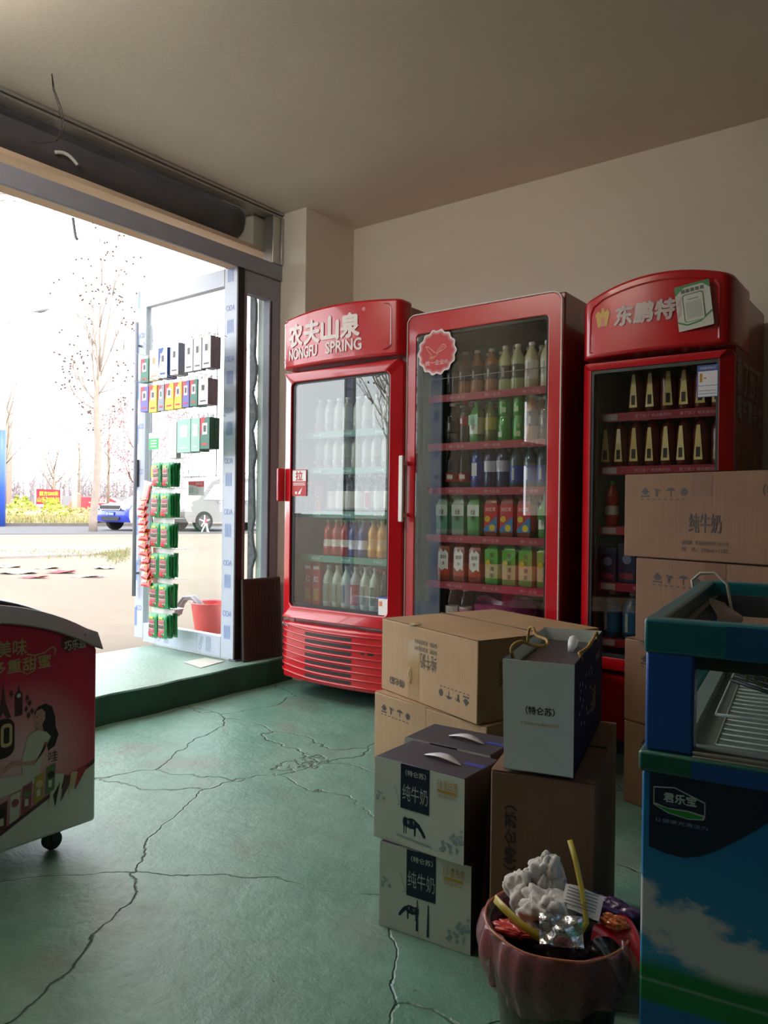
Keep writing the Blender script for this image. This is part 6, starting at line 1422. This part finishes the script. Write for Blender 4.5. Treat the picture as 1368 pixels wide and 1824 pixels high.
# vehicles
def vehicle(name, label, catg, loc, rz, prof, win, Wd, Z0, cols, wheels, wr, cabin_in=.10):
    """profile in local xz (x forward = -x is the nose), body lofted across the width with tucked-in sides"""
    t = thing(name, label, catg, loc, rz); b = MB(); n = len(prof); S = 11; vs = []
    zm = max(p[1] for p in prof)
    for j in range(S):
        u = -1 + 2 * j / (S - 1)
        for x_, z_ in prof:
            k = max(0, (z_ - Z0) / (zm - Z0)); half = Wd / 2 * (1 - cabin_in * 2 * k ** 1.5); edge = 1 - .07 * abs(u) ** 4
            xc = prof[0][0] * 0 + x_ * (1 - .04 * abs(u) ** 3)
            vs.append((xc, u * half, .35 + (z_ - .35) * (edge if z_ > .6 else 1)))
    fs = []
    for j in range(S - 1):
        for i in range(n): fs.append((j * n + i, j * n + (i + 1) % n, (j + 1) * n + (i + 1) % n, (j + 1) * n + i))
    fs += [tuple(range(n - 1, -1, -1)), tuple((S - 1) * n + i for i in range(n))]
    mi = []
    for f_ in fs:
        z_ = sum(vs[i][2] for i in f_) / len(f_); mi.append(0 if z_ > cols[2] else 1)
    b.add(vs, fs); b.m = mi; b.build('car_body', [cols[0], cols[1]], t, smooth=True)
    for sg in (-1, 1):
        b = MB()
        for w_ in win:
            if len(w_) < 3: continue
            pts = []
            for x_, z_ in w_:
                k = max(0, (z_ - Z0) / (zm - Z0)); half = Wd / 2 * (1 - cabin_in * 2 * k ** 1.5); pts.append((x_ * .96, sg * (half + .006), .35 + (z_ - .35) * .93))
            b.add(pts, [tuple(range(len(pts))) if sg < 0 else tuple(reversed(range(len(pts))))])
        b.build('side_window', cols[3], t)
        for wx in wheels:
            w_ = MB(); P = [(wx + wr * math.cos(2 * PI * k / 24), wr + wr * math.sin(2 * PI * k / 24)) for k in range(24)]; w_.prism(P, 'y', sg * (Wd / 2 - .20), sg * (Wd / 2 + .005))
            wo = w_.build('wheel', mat('tyre', '2a2826', .8, .1), t, bevel=.02)
            w_ = MB(); yy = sg * (Wd / 2 + .012)
            P = [(wx + wr * .66 * math.cos(2 * PI * k / 20), wr + wr * .66 * math.sin(2 * PI * k / 20)) for k in range(20)]; w_.prism(P, 'y', yy - .004 * sg, yy, 1)
            for k in range(5):
                a_ = 2 * PI * k / 5 + .3; ca, sa_ = math.cos(a_), math.sin(a_); q_ = [(wr * .08 * -sa_, wr * .08 * ca), (wr * .62 * ca - wr * .05 * sa_, wr * .62 * sa_ + wr * .05 * ca), (wr * .62 * ca + wr * .05 * sa_, wr * .62 * sa_ - wr * .05 * ca), (wr * .08 * sa_, -wr * .08 * ca)]
                w_.prism([(wx + a1, wr + a2) for a1, a2 in q_], 'y', yy - .004 * sg, yy + .014 * sg, 0)
            w_.build('hubcap', [mat('alloy', 'c8c8c4', .3, .05, metal=.5), mat('wheel_well', '4c4a48', .6, .1)], wo)
    return t
carblue = mat('car_blue', '2c3ca4', .3, .04, 2, coat=.8); carwhite = mat('car_white', 'd4d6dc', .3, .03, 2, coat=.8); carglass = mat('car_glass', '3c424a', .12, .05, 2, coat=.8); silverp = mat('van_silver', '6e6a66', .35, .04, 2, coat=.7); vglass = mat('van_glass', '8c929c', .15, .1, 2, coat=.8)
cx_, cy_ = far(198, 25.3); cx_ -= .06 * 2.1; cy_ += .99 * 2.1
pf = [(-2.05, .28), (-2.12, .45), (-2.10, .70), (-1.95, .88), (-1.1, 1.00), (-.35, 1.42), (.55, 1.47), (1.25, 1.38), (1.85, 1.05), (2.1, .95), (2.15, .34), (2.05, .28)]
tx = vehicle('car', 'blue and white taxi-style hatchback behind the plane tree', 'car', (cx_, cy_, GZ + .012), R(93.5), pf, [[(-.95, .98), (-.38, 1.34), (.1, 1.40), (.1, .98)], [(.16, .98), (.16, 1.40), (.6, 1.40), (1.2, 1.2), (1.3, .98)]], 1.72, .9, (carwhite, carblue, .78, carglass), (-1.35, 1.3), .31)
F = Face((-2.10, 0, 0), (0, -1, 0)); b = MB(); F.poly(b, [(-.62, .68), (.62, .68), (.52, .84), (-.52, .84)], 0, .03); F.poly(b, [(-.40, .34), (.40, .34), (.50, .46), (-.50, .46)], 0, .03)
F.line(b, [(-.62, .86), (-.50, .70), (.50, .70), (.62, .86)], .025, 1, .04); b.build('front_grille', [black, chrome], tx)
b = MB(); F.rect(b, -.22, .22, .50, .63, 0, .04); F.text(b, '鲁T8686', 0, .565, .09, .38, 1, e=.045); b.build('number_plate', [blue, whitebox], tx)
for sg in (-1, 1):
    b = MB(); F.poly(b, [(sg * .60, .70), (sg * .86, .74), (sg * .90, .84), (sg * .70, .86)], 0, .028 - .06); b.v = [(v_[0] + (.12 if abs(v_[1]) > .8 else 0) - .02, v_[1] * .93, v_[2]) for v_ in b.v]; b.build('headlight', mat('headlight', 'd0d4d8', .15, .05, coat=.9), tx)
b = MB(); b.add([(-1.02, -.60, 1.03), (-1.02, .60, 1.03), (-.42, .55, 1.385), (-.42, -.55, 1.385)], [(3, 2, 1, 0)]); b.build('windscreen', carglass, tx)
pv = [(-2.15, .30), (-2.28, .50), (-2.25, .85), (-2.0, 1.05), (-1.75, 1.12), (-1.15, 1.78), (-.8, 1.92), (1.7, 1.98), (2.2, 1.86), (2.35, 1.2), (2.35, .34), (2.25, .30)]
vloc = (-20.75, 18.3, GZ + .012)
vn = vehicle('van', 'silver minivan seen through the glass of the open shop door', 'van', vloc, R(-98 + 180 + 0), pv, [[(-1.55, 1.12), (-1.10, 1.66), (-.70, 1.74), (-.70, 1.12)], [(-.60, 1.12), (-.60, 1.76), (.45, 1.80), (.45, 1.12)], [(.55, 1.12), (.55, 1.80), (1.95, 1.76), (2.1, 1.12)]], 1.74, 1.0, (silverp, silverp, .1, vglass), (-1.45, 1.35), .34, .07)
b = MB()
for sg in (-1, 1):
    for xx in (-.65, .50, 1.9): b.box(xx - .006, xx + .006, sg * .872 - .003, sg * .872 + .003, .42, 1.10)
    for xx in (.35, -.78): b.box(xx - .14, xx, sg * .876 - .01, sg * .876 + .01, .98, 1.01)
    b.box(-1.0, 1.9, sg * .79 - .012, sg * .79 + .012, 1.90, 1.92)
b.build('door_trim', greybox, vn)
# road jack / small tripod stand by the van
x, y = far(367, (1.05 - GZ) / ((948 - 902) / 1355)); b = MB()
for k in range(3): a_ = 2 * PI * k / 3; b.tube([(.14 * math.cos(a_), .14 * math.sin(a_), 0), (.03 * math.cos(a_), .03 * math.sin(a_), .24)], .022, 6)
b.lathe([(.05, .22), (.06, .28), (.02, .30)], seg=10); b.lathe([(.03, .30), (.035, .42), (.02, .44)], seg=10, mi=1)
tag(b.build('warning_stand', [whitebox, redc], loc=(x, y, GZ), smooth=True), 'small white tripod stand with a red top on the ground before the van', 'stand')
# red bucket and mop just outside the door
bk = MB(); bk.lathe([(.105, 0), (.112, .005), (.145, .235), (.154, .24), (.150, .246), (.140, .238), (.104, .012), (0, .012)], seg=32, caps=False)
bx_, by_ = -4.40, 3.74; o = bk.build('bucket', mat('coral_red_plastic', 'cc4a4e', .4, .06, coat=.3), loc=(bx_, by_, .10), smooth=True); tag(o, 'coral red plastic bucket outside behind the open glass door', 'bucket')
mp_ = thing('mop', 'grey string mop hanging over the edge of the red bucket', 'mop', (bx_, by_, .10))
b = MB(); rr = random.Random(3)
for k in range(16): q = rr.uniform(-.03, .03); e = rr.uniform(-.012, .012); b.tube([(-.02, -.05 + q, .20), (-.10, -.08 + q, .275 + e), (-.165, -.10 + q, .27 + e), (-.21, -.11 + q, .22 + e), (-.235, -.12 + q, .14 + e)], .008, 5)
b.build('mop_head', mat('grey_mop_strings', '9c98a0', .9, .1), mp_, smooth='all'); b = MB(); b.tube([(-.02, -.05, .20), (.12, .10, .10)], .010, 6); b.build('mop_handle', alu, mp_, smooth='all')
for k, (q0, q1, lab) in enumerate((((-4.62, 3.42), (-4.30, 3.60), 'longer'), ((-4.50, 3.40), (-4.33, 3.52), 'shorter'))):
    b = MB(); b.tube([(q0[0], q0[1], .108), (q1[0], q1[1], .110)], .006, 6); tag(b.build('bamboo_stick', mat('bamboo', 'c4a86c', .7, .1), smooth='all'), '%s thin bamboo stick lying on the ground by the red bucket' % lab, 'stick')
